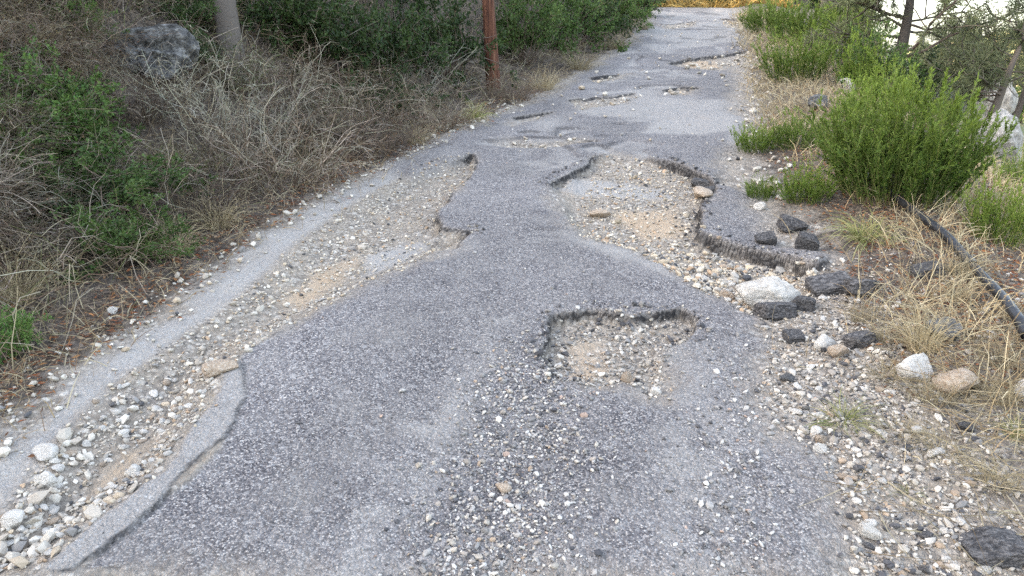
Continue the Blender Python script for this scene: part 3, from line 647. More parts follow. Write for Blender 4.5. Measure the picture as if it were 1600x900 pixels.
def proto_upright(key, seed, n=125, per=64, col=(.07, .13, .022), col2=(.24, .32, .05), spread=.55, L=.042, W=.0095, base=.30, splay=.5):
    """shrub of many upright leafy shoots, about 1 m high and 1.3 m wide"""
    global rng; rng = np.random.default_rng(seed)
    g = Geo(); a = rng.random(n) * 6.283; r0 = np.sqrt(rng.random(n)) * base
    P0 = np.stack([np.cos(a) * r0, np.sin(a) * r0, np.zeros(n)], 1)
    D = np.stack([np.cos(a) * r0 / base * splay, np.sin(a) * r0 / base * splay, np.ones(n)], 1) + rng.normal(size=(n, 3)) * .13
    H = rng.uniform(.042, .122, n) * (1 - .35 * r0 / base)
    A = walk(P0, D, H, 10, .07, 0, .06)
    g.tubes(A, np.linspace(1, .35, 10)[None] * rng.uniform(.0022, .0042, n)[:, None], vary((.16, .17, .06), n))
    k = n * 3; P, T = pick(A, k, .35); B = walk(P, T + rng.normal(size=(k, 3)) * .35, rng.uniform(.02, .05, k), 5, .1, 0, .08)
    g.tubes(B, np.linspace(1, .4, 5)[None] * np.full((k, 1), .0018), vary((.17, .19, .06), k))
    h = Geo()
    for src, nl, lo in ((A, n * per // 2, .12), (B, n * per, .0)):
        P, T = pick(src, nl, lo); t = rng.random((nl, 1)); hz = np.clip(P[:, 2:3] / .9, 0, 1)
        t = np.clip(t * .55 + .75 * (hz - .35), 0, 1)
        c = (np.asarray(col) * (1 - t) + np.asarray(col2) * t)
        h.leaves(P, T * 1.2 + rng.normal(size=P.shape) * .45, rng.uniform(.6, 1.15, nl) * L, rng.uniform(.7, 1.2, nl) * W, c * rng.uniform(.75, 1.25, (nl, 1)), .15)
    PROTO[key] = [("stems", g.mesh("stems_" + key, M_TWIG)), ("leaves", h.mesh("leaves_" + key, M_LEAF))]
def proto_tuft(key, seed, n=260, col=STRAW, col2=(.34, .27, .16), base=.16, lean=.6, W=.004, droop=.5, seeds=False):
    """grass tussock, about 1 m high before scaling"""
    global rng; rng = np.random.default_rng(seed)
    g = Geo(); a = rng.random(n) * 6.283; r0 = np.sqrt(rng.random(n)) * base
    P0 = np.stack([np.cos(a) * r0, np.sin(a) * r0, np.zeros(n) - .02], 1)
    D = np.stack([np.cos(a) * rng.uniform(0, lean, n), np.sin(a) * rng.uniform(0, lean, n), np.ones(n)], 1) + rng.normal(size=(n, 3)) * .15
    A = walk(P0, D, rng.uniform(.05, .17, n), 7, .08, droop)
    t = rng.random((n, 1)); c = (np.asarray(col) * t + np.asarray(col2) * (1 - t)) * rng.uniform(.75, 1.2, (n, 1))
    g.ribbons(A, np.linspace(1, .25, 7)[None] * rng.uniform(.7, 1.3, n)[:, None] * W, c)
    if seeds:
        k = n * 5; P, T = pick(A, k, .8); g.leaves(P, T + rng.normal(size=P.shape) * .4, rng.uniform(.015, .03, k), rng.uniform(.004, .008, k), vary(STRAW, k))
    PROTO[key] = [("blades", g.mesh("blades_" + key, M_GRASS))]
for i in range(3):
    proto_tangle(f"grey{i}", 20 + i); proto_tangle(f"brown{i}", 30 + i, 140, PURPLE, BROWN, (.16, .11, .07), .12, .36, .0028, 700)
    proto_leafy(f"dark{i}", 40 + i, 50, 4400, (.022, .046, .014), .054, .03, (.06, .095, .025)); proto_leafy(f"green{i}", 50 + i, 46, 5200, (.045, .095, .022), .046, .027, (.13, .19, .05))
    proto_upright(f"up{i}", 60 + i); proto_tuft(f"dry{i}", 70 + i, W=.009, seeds=True); proto_tuft(f"fresh{i}", 80 + i, 240, (.20, .24, .08), (.38, .34, .17), .10, .9, .018, .7)
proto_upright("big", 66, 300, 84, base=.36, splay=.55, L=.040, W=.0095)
for i in range(2): proto_tangle(f"olive{i}", 90 + i, 120, GREY, BROWN, (.12, .135, .055), .14, .3, .003, 5200)
proto_leafy("ivy0", 56, 40, 4200, (.06, .13, .035), .05, .034, (.14, .22, .05)); proto_leafy("bluegreen0", 57, 50, 3600, (.06, .09, .055), .035, .014, (.12, .15, .09))
proto_tangle("arch0", 27, 40, (.36, .35, .28), (.27, .25, .20), None, .16, .28, .0026); proto_tangle("arch1", 28, 46, (.34, .33, .27), (.27, .24, .19), None, .14, .3, .0026)
rng = np.random.default_rng(99)
COUNT = {}
def plant(key, name, label, cat, p, h, w=None, rotz=None, group=None, sink=.03, tilt=0.0):
    """copies the prototype's parts onto a new thing at p, h metres high and about w metres wide"""
    w = h if w is None else w
    t = thing(name, label, cat, (p[0], p[1], p[2] - sink), scale=(w, w, h), rot=(random.uniform(-tilt, tilt), random.uniform(-tilt, tilt), random.uniform(0, 6.283) if rotz is None else rotz), group=group)
    for pn, me in PROTO[key]: link(pn, me, t)
    return t
def on(px, py): p = hit(px, py); return np.array([p[0], p[1], zat(p[0], p[1])])
def plant_px(key, name, label, cat, px, py, hpx, wpx=None, **k):
    p = on(px, py); return plant(key, name, label, cat, p, px2m(p, hpx), None if wpx is None else px2m(p, wpx) / 1.15, **k)

# right side: green shrubs, placed by their feet
S = "green_shrub"
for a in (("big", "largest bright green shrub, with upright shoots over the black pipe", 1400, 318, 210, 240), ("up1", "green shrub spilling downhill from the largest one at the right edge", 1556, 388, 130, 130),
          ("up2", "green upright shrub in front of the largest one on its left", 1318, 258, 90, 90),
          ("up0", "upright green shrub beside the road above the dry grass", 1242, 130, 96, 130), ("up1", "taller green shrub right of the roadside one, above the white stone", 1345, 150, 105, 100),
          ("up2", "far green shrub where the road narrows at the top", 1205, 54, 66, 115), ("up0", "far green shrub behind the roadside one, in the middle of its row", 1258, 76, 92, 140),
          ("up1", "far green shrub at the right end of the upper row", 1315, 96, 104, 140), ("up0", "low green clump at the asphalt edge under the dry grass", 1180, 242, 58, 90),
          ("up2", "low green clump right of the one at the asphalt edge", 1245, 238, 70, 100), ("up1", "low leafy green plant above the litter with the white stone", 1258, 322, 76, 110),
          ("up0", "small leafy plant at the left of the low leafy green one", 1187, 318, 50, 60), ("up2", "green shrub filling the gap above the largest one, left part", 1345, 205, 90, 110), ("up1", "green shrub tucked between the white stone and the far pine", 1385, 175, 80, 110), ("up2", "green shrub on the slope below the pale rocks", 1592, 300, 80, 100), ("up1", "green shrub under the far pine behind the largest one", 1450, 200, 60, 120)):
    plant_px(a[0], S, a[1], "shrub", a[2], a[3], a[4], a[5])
for a in (("green0", "dark green bush filling the slope just left of the spreading pine", 1362, 150, 110, 120), ("dark1", "dark bush at the foot of the spreading pine", 1425, 150, 80, 120), ("bluegreen0", "grey green bush between pine and upper pale rock", 1490, 170, 70, 110), ("green1", "bush on the slope right of the upper pale rock", 1588, 190, 70, 90)):
    plant_px(a[0], "leafy_shrub", a[1], "shrub", a[2], a[3], a[4], a[5])
# right side: grass tussocks
for a in (("fresh0", "green grass tuft alone on the right gravel", 1315, 670, 64, 110), ("fresh1", "grey green grass tuft between litter and pipe", 1352, 382, 74, 120), ("dry0", "straw tussock standing behind the asphalt slabs", 1345, 515, 74, 60),
          ("dry1", "tall pale straw tussock in the middle of the right bank", 1435, 560, 120, 110), ("dry2", "straw tussock over the gap in the pipe", 1500, 440, 64, 90), ("fresh2", "yellow green tuft near the right edge", 1585, 690, 66, 60),
          ("dry0", "straw tussock below the pipe at the right edge", 1560, 580, 80, 90), ("dry1", "dry grass leaning over the pair of pale rocks", 1455, 640, 80, 130), ("dry2", "tall straw in front of the pipe at the right", 1490, 480, 80, 70),
          ("dry2", "straw tussock at the foot of the pair of pale rocks on the left", 1385, 600, 60, 90), ("dry1", "straw tussock on the near right verge above the big black lump", 1545, 770, 80, 120), ("dry0", "low straw tussock left of the dark lump near the right edge", 1470, 715, 60, 120), ("dry2", "straw tussock spilling onto gravel right of the green tuft", 1400, 690, 50, 110),
          ("dry0", "pale straw tussock between pale heap and right bank", 1385, 545, 66, 90), ("dry1", "straw tussock right of the tan and white rock", 1560, 640, 90, 110), ("fresh1", "small grey green tuft on the near right gravel", 1420, 782, 40, 60)):
    plant_px(a[0], "grass_tuft", a[1], "grass tuft", a[2], a[3], a[4], a[5], tilt=.15)

# left bank: named plants
for a in (
    ("ivy0", "leafy_shrub", "mid green leafy shrub high at the left edge of the bank", "shrub", 40, 200, 150, 150), ("green1", "leafy_shrub", "bright green leafy shrub left of the dark rock", "shrub", 95, 270, 160, 200),
    ("green0", "leafy_shrub", "green leafy shrub with some brown leaves below the rock", "shrub", 180, 325, 120, 210), ("green2", "leafy_shrub", "low green shrub just above the straw by the left roadside", "shrub", 185, 412, 110, 160),
    ("ivy0", "leafy_shrub", "bright green leafy plant cut by the left edge near the road", "shrub", 10, 560, 90, 90), ("green2", "leafy_shrub", "pale green climbing shrub at the top left corner", "shrub", 118, 75, 90, 90),
    ("bluegreen0", "leafy_shrub", "dark grey green shrub at the upper left edge", "shrub", 15, 150, 100, 100),
    ("dark0", "leafy_shrub", "dark evergreen shrub above the grey twigs, left of centre", "shrub", 500, 105, 150, 160), ("dark1", "leafy_shrub", "dark evergreen shrub midway between trunk and pole", "shrub", 590, 140, 190, 150),
    ("dark2", "leafy_shrub", "dark evergreen shrub just left of the pole", "shrub", 690, 125, 170, 150), ("dark1", "leafy_shrub", "dark evergreen shrub high on the bank right of the grey trunk", "shrub", 430, 60, 120, 150),
    ("dark0", "leafy_shrub", "dark shrub at the top between rock and grey trunk", "shrub", 290, 45, 80, 120),
    ("green0", "leafy_shrub", "bright green shrub just right of the pole", "shrub", 820, 100, 150, 130), ("green1", "leafy_shrub", "yellow green shrub second from the pole", "shrub", 880, 82, 130, 120),
    ("dark2", "leafy_shrub", "deep green shrub third from the pole along the road", "shrub", 925, 68, 110, 110), ("green2", "leafy_shrub", "green shrub fourth from the pole where the road bends", "shrub", 970, 52, 90, 90), ("dark0", "leafy_shrub", "dark green shrub last before the top of the road", "shrub", 1000, 28, 60, 60),
    ("ivy0", "leafy_shrub", "dense green leafy shrub at the left edge below the grey green one", "shrub", 60, 250, 130, 150), ("green0", "leafy_shrub", "green leafy shrub with its top before the left end of the dark rock", "shrub", 130, 220, 100, 120), ("dark0", "leafy_shrub", "dark green shrub under the bright leafy ones at the left", "shrub", 110, 345, 90, 150),
    ("dark2", "leafy_shrub", "dark leafy shrub tucked under the top right of the rock", "shrub", 300, 100, 60, 90), ("dark1", "leafy_shrub", "dark leafy shrub amid grey twigs left of the pole", "shrub", 610, 190, 90, 120),
    ("arch0", "dry_shrub", "pale bare arching canes in front of the dark rock", "dry shrub", 330, 215, 160, 190), ("arch1", "dry_shrub", "pale bare arching canes left of the grey trunk's foot", "dry shrub", 255, 160, 110, 170), ("arch1", "dry_shrub", "pale bare canes hanging below the grey trunk", "dry shrub", 400, 240, 160, 150), ("arch0", "dry_shrub", "pale bare canes before the dark shrubs left of the pole", "dry shrub", 640, 150, 110, 130),
    ("grey0", "dry_shrub", "dense leafless grey shrub nearest the gravel's upper left", "dry shrub", 440, 290, 150, 200), ("grey1", "dry_shrub", "leafless grey shrub below the dark evergreen shrubs", "dry shrub", 520, 225, 130, 180),
    ("brown0", "dry_shrub", "dark purplish brown twiggy shrub at the roadside, left of the straw clump", "dry shrub", 590, 248, 110, 150), ("grey2", "dry_shrub", "grey brown twiggy shrub at the roadside below the pole", "dry shrub", 690, 205, 76, 110),
    ("brown1", "dry_shrub", "purplish brown twigs around the foot of the pole", "dry shrub", 800, 160, 50, 80), ("brown2", "dry_shrub", "brown twiggy shrub above the left roadside straw", "dry shrub", 320, 345, 110, 150), ("grey1", "dry_shrub", "grey twiggy shrub under the bright green leafy shrub", "dry shrub", 90, 360, 110, 150),
    ("brown0", "dry_shrub", "brown twigs beneath the dark rock", "dry shrub", 210, 190, 90, 150), ("grey0", "dry_shrub", "grey twiggy shrub behind the arching canes", "dry shrub", 450, 150, 110, 160), ("brown1", "dry_shrub", "brown twiggy shrub in the middle of the grey scrub", "dry shrub", 560, 175, 90, 130),
    ("brown2", "dry_shrub", "brown dead shrub high at the top left corner", "dry shrub", 60, 60, 80, 120), ("grey2", "dry_shrub", "grey dead shrub beside the upper left rock", "dry shrub", 130, 130, 90, 100),
    ("green1", "leafy_shrub", "green leafy shrub at the left edge above the brown twigs", "shrub", 30, 290, 110, 130), ("olive0", "dry_shrub", "olive twiggy shrub right of the bright green leafy ones", "dry shrub", 250, 300, 90, 120),
    ("olive1", "dry_shrub", "olive grey twiggy shrub in front of the bare grey trunk", "dry shrub", 368, 140, 90, 100), ("brown1", "dry_shrub", "dark brown twigs between rock and bare grey trunk", "dry shrub", 310, 130, 60, 90),
    ("dry0", "grass_tuft", "straw tussock cut by the left edge of the view", "grass tuft", 25, 470, 130, 150), ("dry1", "grass_tuft", "olive straw tussock at the left roadside below the green shrub", "grass tuft", 265, 402, 90, 130), ("dry2", "grass_tuft", "straw tussock above the left roadside litter", "grass tuft", 345, 360, 84, 110),
    ("fresh1", "grass_tuft", "pale green straw tuft at the roadside below the pole", "grass tuft", 742, 192, 50, 50), ("dry1", "grass_tuft", "straw tuft beside the twiggy shrub below the pole", "grass tuft", 650, 232, 60, 70), ("dry0", "grass_tuft", "dry grass along the road right of the pole", "grass tuft", 850, 145, 50, 80),
    ("dry2", "grass_tuft", "dry orange grass along the road under the green shrubs", "grass tuft", 905, 112, 46, 80), ("dry1", "grass_tuft", "dry grass where the road bends under the last shrubs", "grass tuft", 965, 80, 40, 70), ("dry0", "grass_tuft", "dry grass at the top of the road on its left", "grass tuft", 1005, 50, 36, 40),
    ("dry2", "grass_tuft", "hanging straw left of the dark rock", "grass tuft", 105, 135, 70, 50), ("dry0", "grass_tuft", "straw tussock between green shrub and grey twigs", "grass tuft", 255, 265, 70, 110)):
    sc = 1.1 if a[1] == 'leafy_shrub' and a[4] < 280 else 1.0      # leafy shrubs of the near left bank stand clear of the twigs
    plant_px(*a[:6], a[6] * sc, a[7] * sc, tilt=.12)
# filling scrub that reads as one tangle, still one object each
KEEP = [(110, 340, 10, 240), (-20, 300, 130, 400), (80, 310, 300, 450), (-20, 60, 450, 580), (700, 1010, 0, 170), (200, 400, 330, 430), (300, 420, 60, 250), (400, 760, 0, 150), (60, 180, 0, 90)]
k = 0
for i in range(1000):
    px, py = random.uniform(-120, 1000), random.uniform(-120, 420)
    p = on(px, py); d = EDGE_L(p[1]) - (p[0] - CX(p[1]))
    if any(a < px < b and c < py < e for a, b, c, e in KEEP): continue
    if d < .45 or p[1] > 22 or math.hypot(p[0], p[1]) < 2.4: continue
    kind = random.choice(["grey0", "grey1", "grey2", "brown0", "brown1", "olive0", "olive1", "brown2"]); h = random.uniform(.27, .55) * min(1.0, .5 + d * .4)
    if p[1] < 9 and random.random() < .30:
        plant(random.choice(['dry0', 'dry1', 'dry2']), 'grass_tuft', 'straw tussock among the scrub of the left bank', 'grass tuft', p, h * .8, h, tilt=.25, group='straw tussocks on the left bank'); k += 1; continue
    if p[1] > 9: kind = random.choice(["dark0", "dark1", "green0", "dark2", "brown1"]); h *= 1.5
    dark = kind[:4] in ("dark", "gree")
    plant(kind, "leafy_shrub" if dark else "dry_shrub", "green shrub in the thicket on the left bank" if dark else "small twiggy shrub tangled among its like on the left bank", "shrub" if dark else "dry shrub", p, h, h * 1.25, tilt=.25,
          group="thicket shrubs on the left bank" if dark else "twiggy scrub on the left bank")
    k += 1
    if k > 170: break

# ---- ground cover: dry grass, twigs and fallen leaves
def cover(n, v0, v1, y0, y1, dens, hmin, hmax, cols, name, label, W=.004, lean=.7, flat=False):
    x, y = scatter(n, v0, v1, y0, y1, dens); m = len(x); z = surface(x, y)[0]; g = Geo()
    P0 = np.stack([x, y, z - .01 + (.02 if flat else 0)], 1)
    D = np.concatenate([rng.normal(size=(m, 2)) * lean, np.full((m, 1), .04 if flat else 1.0)], 1)
    A = walk(P0, D, rng.uniform(hmin, hmax, m) / 3, 4, .12 if not flat else .1, .0 if flat else .5)
    c = np.asarray(cols)[rng.integers(0, len(cols), m)] * rng.uniform(.7, 1.25, (m, 1))
    g.ribbons(A, np.linspace(1, .35, 4)[None] * W * rng.uniform(.6, 1.4, m)[:, None] * (1 + .06 * np.maximum(y - 3, 0))[:, None], c)
    o = link(name, g.mesh(name, M_GRASS), kind="stuff"); o['label'] = label
    return m
ST = [(.47, .40, .275), (.36, .28, .17), (.28, .21, .13), (.40, .35, .24)]
leftd = lambda x, y, v: sstep(.05, .5, EDGE_L(y) - v) * sstep(4.5, 2.5, EDGE_L(y) - v) * (.25 + .75 * (fbm(x * 1.5, y * 1.5, 3) > -.1))
cover(5000, -2.5, 3.2, 23.9, 31, lambda x, y, v: .8, .25, .6, [(.46, .29, .08), (.40, .27, .09), (.33, .24, .09)], "dry_grass", "golden dry grass beyond the crest of the road", W=.02)
cover(9000, 3.6, 9, 2, 16, lambda x, y, v: .35 + .65 * (fbm(x, y, 3) > 0), .15, .45, [(.36, .31, .20), (.28, .25, .14), (.16, .19, .07)], "dry_grass", "dry grass on the slope falling away at the right", W=.007)
print("cover", cover(30000, -6.5, -.8, 1.2, 21, leftd, .14, .46, [tuple(.8 * q for q in c) for c in ST] + [(.16, .12, .09), (.15, .16, .07)], "dry_grass", "dry straw and thin stalks over the left bank"),
 cover(12000, -3, -.7, 1.4, 21, lambda x, y, v: np.exp(-((EDGE_L(y) - v - .12) / .22) ** 2), .05, .20, ST + [(.2, .13, .08)], "dry_grass", "dry straw fringe along the left roadside"),
 cover(28000, 1.2, 4.2, 1.5, 8, lambda x, y, v: sstep(1.35, 1.9, v + .3 * fbm(x * 2, y * 2, 2)) * sstep(1.9, 3.4, y) * (.15 + .85 * (fbm(x * 2.2, y * 2.2, 3) > -.05)), .06, .26, ST, "dry_grass", "straw and dead stalks over the right verge"),
 cover(9000, 1.0, 2.6, 7, 21, lambda x, y, v: sstep(1.15, 1.4, v + .2 * fbm(x, y, 2)), .08, .24, ST, "dry_grass", "dry grass patch along the far right of the road", W=.006),
 cover(2600, 1.3, 3.2, 1.6, 3.2, lambda x, y, v: sstep(1.5, 2.1, v + .4 * fbm(x * 2, y * 2, 2)), .10, .40, ST, "dry_grass", "fallen straw lying over the right gravel", flat=True))
# twigs lying and standing through the bank
x, y = scatter(15000, -6.0, -.8, 1.2, 14, lambda x, y, v: sstep(.12, .6, EDGE_L(y) - v) * sstep(4.5, 2.5, EDGE_L(y) - v)); m = len(x); z = surface(x, y)[0]; g = Geo()
A = walk(np.stack([x, y, z + rng.random(m) * .25], 1), rng.normal(size=(m, 3)) + np.array([0, 0, .5]), rng.uniform(.04, .11, m), 5, .35, .25)
g.tubes(A, np.linspace(1, .5, 5)[None] * rng.uniform(.0012, .0035, m)[:, None], np.where(rng.random((m, 1)) < .45, vary(GREY, m), vary(BROWN, m)))
o = link("undergrowth", g.mesh("undergrowth", M_TWIG), kind="stuff"); o['label'] = "tangle of thin grey and brown twigs over the left bank"
def litter(n, v0, v1, y0, y1, dens, cols, label, L=.035):
    x, y = scatter(n, v0, v1, y0, y1, dens); m = len(x); z = surface(x, y)[0]; g = Geo()
    D = np.concatenate([rng.normal(size=(m, 2)), rng.normal(size=(m, 1)) * .25], 1)
    g.leaves(np.stack([x, y, z + .006 + rng.random(m) * .015], 1), D, rng.uniform(.5, 1.3, m) * L, rng.uniform(.3, .8, m) * L * .5, np.asarray(cols)[rng.integers(0, len(cols), m)] * rng.uniform(.6, 1.3, (m, 1)))
    o = link("leaf_litter", g.mesh("leaf_litter", M_LITTER), kind="stuff"); o['label'] = label
RED = [(.20, .075, .035), (.16, .08, .045), (.28, .14, .06), (.12, .07, .05), (.30, .22, .14)]
litter(26000, -3.4, -.7, 1.4, 10, lambda x, y, v: np.exp(-((EDGE_L(y) - v - .10) / .16) ** 2) + .10 * (EDGE_L(y) - v > .1), RED, "red brown fallen leaves along the left roadside")
litter(14000, 1.2, 3.4, 2.6, 8, lambda x, y, v: sstep(0, .4, v - np.interp(y, [3, 4.5, 6, 8], [1.45, 1.35, 1.12, 1.3]) + .2 * fbm(x * 2, y * 2, 2)), RED, "red brown fallen leaves under the right shrubs", .03)

# ------------------------------------------------------------------ pole, pipe, trunks, trees
def tube_mesh(name, pts, rad, mat, col, sides=12, bumpy=0.0):
    g = Geo(); P = np.asarray(pts, float)[None]; Rr = np.asarray(rad, float)[None] * np.ones((1, len(pts)))
    g.tubes(P, Rr, col, sides)
    if bumpy:
        V = g.V[0]; V += (fbm(V[:, 0] * 14 + V[:, 1] * 9, V[:, 2] * 6, 3) * bumpy)[:, None] * unit(np.random.default_rng(1).normal(size=V.shape) * .3 + (V - V.mean(0)) * [1, 1, 0])
    return g.mesh(name, mat, True)
def pole_material():
    m, nt, b = nmat("creosoted_pole"); t = NT(nt); t.obj()
    mp = t.n("ShaderNodeMapping"); mp.inputs["Scale"].default_value = (22, 22, 1.3); t.l(t.co, mp.inputs[0]); t.co = mp.outputs[0]
    n = t.noise(1.6, 6, .7); c = t.ramp(n, [(.32, (.03, .013, .01)), (.48, (.085, .034, .02)), (.62, (.15, .066, .038)), (.78, (.27, .18, .12))])
    t.l(c, b.inputs["Base Color"]); t.l(t.bump(n, .8, .02), b.inputs["Normal"]); return m
p = on(771, 140); t = thing("utility_pole", "reddish brown wooden utility pole standing in scrub beside the road", "pole", p)
zz = np.linspace(-.3, 7.5, 40); link("shaft", tube_mesh("shaft", np.stack([-.055 * zz, zz * 0, zz], 1), np.interp(zz, [-.3, .3, 1.3, 7.5], [.095, .088, .066, .055]), pole_material(), (1, 1, 1), 20, .006), t)
link("cap", tube_mesh("cap", [(-.4125, 0, 7.5), (-.4135, 0, 7.53)], [.06, .03], M_BARK, (.1, .1, .1), 16), t)

def plastic():
    m, nt, b = nmat("black_pipe"); t = NT(nt); n = t.noise(30, 4)
    t.l(t.ramp(n, [(.4, (.008, .008, .010)), (.8, (.035, .035, .04))]), b.inputs["Base Color"]); b.inputs["Roughness"].default_value = .5; b.inputs["Specular IOR Level"].default_value = .5; return m
MP = plastic()
pp = [on(a, c) for a, c in ((1352, 290), (1392, 325), (1420, 352), (1450, 376), (1478, 400), (1500, 425), (1522, 450), (1545, 480), (1570, 515), (1600, 566), (1650, 650), (1730, 780), (1850, 950))]
pp = np.array(pp); pp[:, 2] += [.03, .05, .06, .06, .06, .05, .05, .06, .07, .08, .06, .05, .05]
tt = np.linspace(0, len(pp) - 1, 60); P = np.stack([np.interp(tt, np.arange(len(pp)), pp[:, i]) for i in range(3)], 1)
for _ in range(3): P[1:-1] = (P[:-2] + P[1:-1] * 2 + P[2:]) / 4
t = thing("water_pipe", "black plastic water pipe running downhill past the big green shrub", "pipe", P[0])
link("pipe", tube_mesh("pipe", P - P[0], np.full(60, .023), MP, (1, 1, 1), 14), t)
for i in (27, 43): link("coupling", tube_mesh("coupling", P[i - 1:i + 2] - P[0], np.full(3, .029), MP, (1, 1, 1), 14), t)

def tree(label, p, h, seed, lean=(0, 0), crown='pine', trunk_r=.12, spread=1.0, nlimb=16, first=.25, cat="tree", name="pine_tree", bark=(.10, .085, .075), group=None, dens=1.0, need=(.12, .14, .07), need2=(.21, .23, .12)):  # pine needle greens lightened to stand in for backlit haze
    global rng; rng = np.random.default_rng(seed)
    t = thing(name, label, cat, (p[0], p[1], p[2] - .1), group=group); N = 14
    s = np.linspace(0, 1, N); T = np.stack([lean[0] * s + .05 * h * np.sin(s * 5 + seed) * s * .6, lean[1] * s + .04 * h * np.cos(s * 4 + seed) * s * .6, h * s], 1)
    g = Geo(); g.tubes(T[None], (trunk_r * (1 - .8 * s) * (1 + .35 * np.exp(-s * 14)))[None], bark, 10); link("trunk", g.mesh("trunk", M_BARK, True), t)
    l = Geo(); k = nlimb; u = first + (.97 - first) * rng.random(k); j = np.clip(u * (N - 1), 0, N - 1.01); ji = j.astype(int)
    P0 = T[ji] + (T[ji + 1] - T[ji]) * (j - ji)[:, None]; a = rng.random(k) * 6.283
    L = spread * h * .34 * (1.15 - u * .75) * rng.uniform(.7, 1.2, k)
    A = walk(P0, np.stack([np.cos(a), np.sin(a), rng.uniform(.0, .7, k)], 1), L / 8, 9, .18, -.08); l.tubes(A, np.linspace(1, .25, 9)[None] * (trunk_r * .26 * (1.1 - u * .7))[:, None], vary(bark, k), 6)
    k2 = k * 9; P, D = pick(A, k2, .25); B = walk(P, D + rng.normal(size=(k2, 3)) * .6, rng.uniform(.05, .13, k2) * h * .34 * spread, 6, .22, -.10); l.tubes(B, np.linspace(1, .35, 6)[None] * np.full((k2, 1), trunk_r * .11), vary(bark, k2), 4)
    link("limbs", l.mesh("limbs", M_BARK, True), t)
    if crown:
        c = Geo(); nt_ = int(1500 * dens); P, D = pick(B, nt_, .3); per = 13
        if crown == 'leaf': per = 9
        Pn = np.repeat(P, per, 0); Dn = np.repeat(D, per, 0) * .5 + rng.normal(size=(nt_ * per, 3)); m = len(Pn)
        mixv = np.repeat(rng.random((nt_, 1)), per, 0)
        cc = (np.asarray(need) * (1 - mixv) + np.asarray(need2) * mixv) * rng.uniform(.8, 1.2, (m, 1))
        if crown == 'pine': c.leaves(Pn + rng.normal(size=Pn.shape) * .03, Dn, rng.uniform(.08, .15, m), rng.uniform(.007, .013, m), cc, .1)
        else: c.leaves(Pn + rng.normal(size=Pn.shape) * .06, Dn, rng.uniform(.05, .10, m), rng.uniform(.03, .055, m), cc)
        link("crown", c.mesh("crown", M_LEAF), t)
    return t
def beside(px, py, dist):              # a point on the land along a bearing, at that distance
    d = ray(px, py); x = d[0] / d[1] * dist; return np.array([x, dist, float(base_z(np.array([x]), np.array([dist]))[0])])
p = on(365, 108); tree("bare grey tree trunk rising from the left bank above the twigs", p, 4.2, 5, (-.15, .2), None, .10, .8, 9, .55, name="dead_tree", bark=(.12, .105, .095))
def rise(p, py_top): return (CAM_H + (p[1] * math.cos(PITCH)) * 0 + ray(800, py_top)[2] / ray(800, py_top)[1] * p[1]) - p[2]
p = beside(1398, 100, 10.5); tree("dark spreading pine behind the big shrub, against the white sky", p, rise(p, 0) + 1.1, 7, (.25, .2), 'pine', .095, 1.5, 26, .22, dens=.6)
p = beside(1540, 150, 9.5); tree("small leaning pine near the right edge, against the sunny hillside", p, rise(p, 10), 8, (.55, .2), 'pine', .07, 1.5, 18, .3, dens=.3)
p = beside(1475, 150, 14); tree("slender pine between the two nearer ones, lower down the slope", p, rise(p, 40), 9, (.1, .1), 'pine', .08, 1.3, 18, .25, dens=.3)
p = beside(1335, 60, 16); tree("thin dark tree beside the far shrubs at the top right", p, rise(p, 0) + 1.5, 10, (-.1, .2), 'pine', .10, .8, 26, .15, dens=1.4)
p = beside(1590, 150, 17); tree("pine farthest down the slope at the right edge", p, rise(p, 50), 13, (.3, .1), 'pine', .09, 1.3, 16, .3, dens=.45)
for lab, px, dist, top in (("soft olive tree low on the slope left of the leaning pine", 1448, 19, 78), ("soft olive tree in the middle of the sunny gap", 1515, 23, 62), ("soft olive tree before the hillside at the right edge", 1578, 27, 48), ("pale olive tree right of the spreading pine's trunk", 1425, 24, 70)):
    p = beside(px, 150, dist); h_ = rise(p, top); tree(lab, p, h_, int(px), (.2, .1), 'leaf', .10, 1.2, 20, .35, name="olive_tree", dens=.5, need=(.15, .17, .09), need2=(.28, .30, .16))
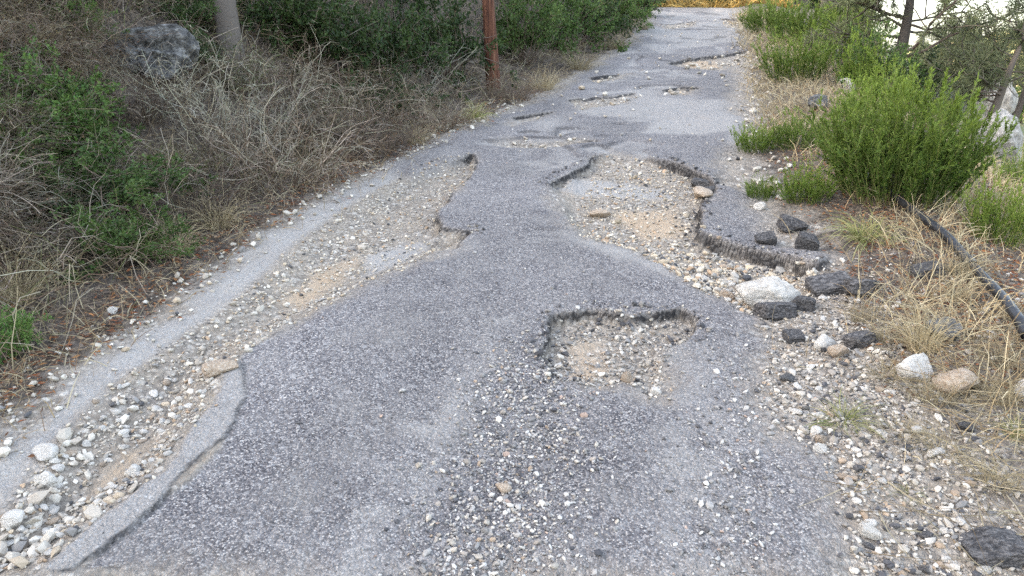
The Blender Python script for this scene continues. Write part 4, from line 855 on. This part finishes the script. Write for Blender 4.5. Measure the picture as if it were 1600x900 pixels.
for i, (px, dist, r_) in enumerate(((1160, 25.5, .13), (1172, 28, .16), (1206, 26.5, .12), (1252, 27, .18), (1290, 25, .14))):
    lab = ["slim dark trunk just right of the road's top", "second dark trunk right of the road's top", "dark trunk behind the far green shrub", "thick dark trunk between far shrub and thin tree", "dark leafy tree nearest the sky gap"][i]
    p = beside(px, 10, dist); tree(lab, p, 6.5, 20 + i, (0, 0), 'leaf', r_, .8, 14, .30, name="tree", dens=.7, need=(.035, .055, .02), need2=(.09, .11, .03))
k = 0
for i in range(26):                       # the wood beyond the top of the road
    a = random.uniform(960, 1335); p = beside(a, 0, random.uniform(27, 38))
    if abs(a - 1055) < 55 and p[1] < 34: continue
    kind = random.choice(["dark0", "dark1", "green0", "green2"]); h = random.uniform(1.4, 2.6)
    plant(kind, "leafy_shrub", "shaded shrub in the wood beyond the top of the road", "shrub", p, h, h, group="shrubs beyond the top of the road")
for lab, px, dist, h in (("sunlit golden grass clump at the end of the road, left one", 1046, 25.5, .7), ("sunlit golden grass clump at the end of the road, right one", 1072, 26.0, .8), ("sunlit golden grass clump behind the other two", 1060, 27.5, .9)):
    plant(random.choice(["dry0", "dry1"]), "grass_tuft", lab, "grass tuft", beside(px, 5, dist), h, h * 2.2)
# far hillside trees: one mass
for key, lab, px, dist, h in (("dark0", "dark shrub at the left of the golden grass beyond the crest", 1006, 24.6, 1.1), ("dark1", "dark shrub at the right of the golden grass beyond the crest", 1122, 25.2, .9), ("green1", "shrub behind the right of the golden grass", 1140, 27, 1.6)):
    plant(key, "leafy_shrub", lab, "shrub", beside(px, 5, dist), h, h * 1.3)
gx = rng.uniform(60, 260, 420); gy = rng.uniform(60, 300, 420); gz = base_z(gx, gy); c = Geo()
for i in range(420):
    m = 46; h = rng.uniform(1.6, 4.2); P = unit(rng.normal(size=(m, 3))) * rng.random((m, 1)) ** .4 * np.array([h * .6, h * .6, h * .5]) + np.array([gx[i], gy[i], gz[i] + h * .5])
    c.leaves(P, rng.normal(size=(m, 3)), np.full(m, h * .42), np.full(m, h * .3), vary((.12, .14, .05), m, .4))
o = link("woods", c.mesh("woods", M_LEAF), kind="stuff"); o['label'] = "scattered trees over the sunlit far hillside"
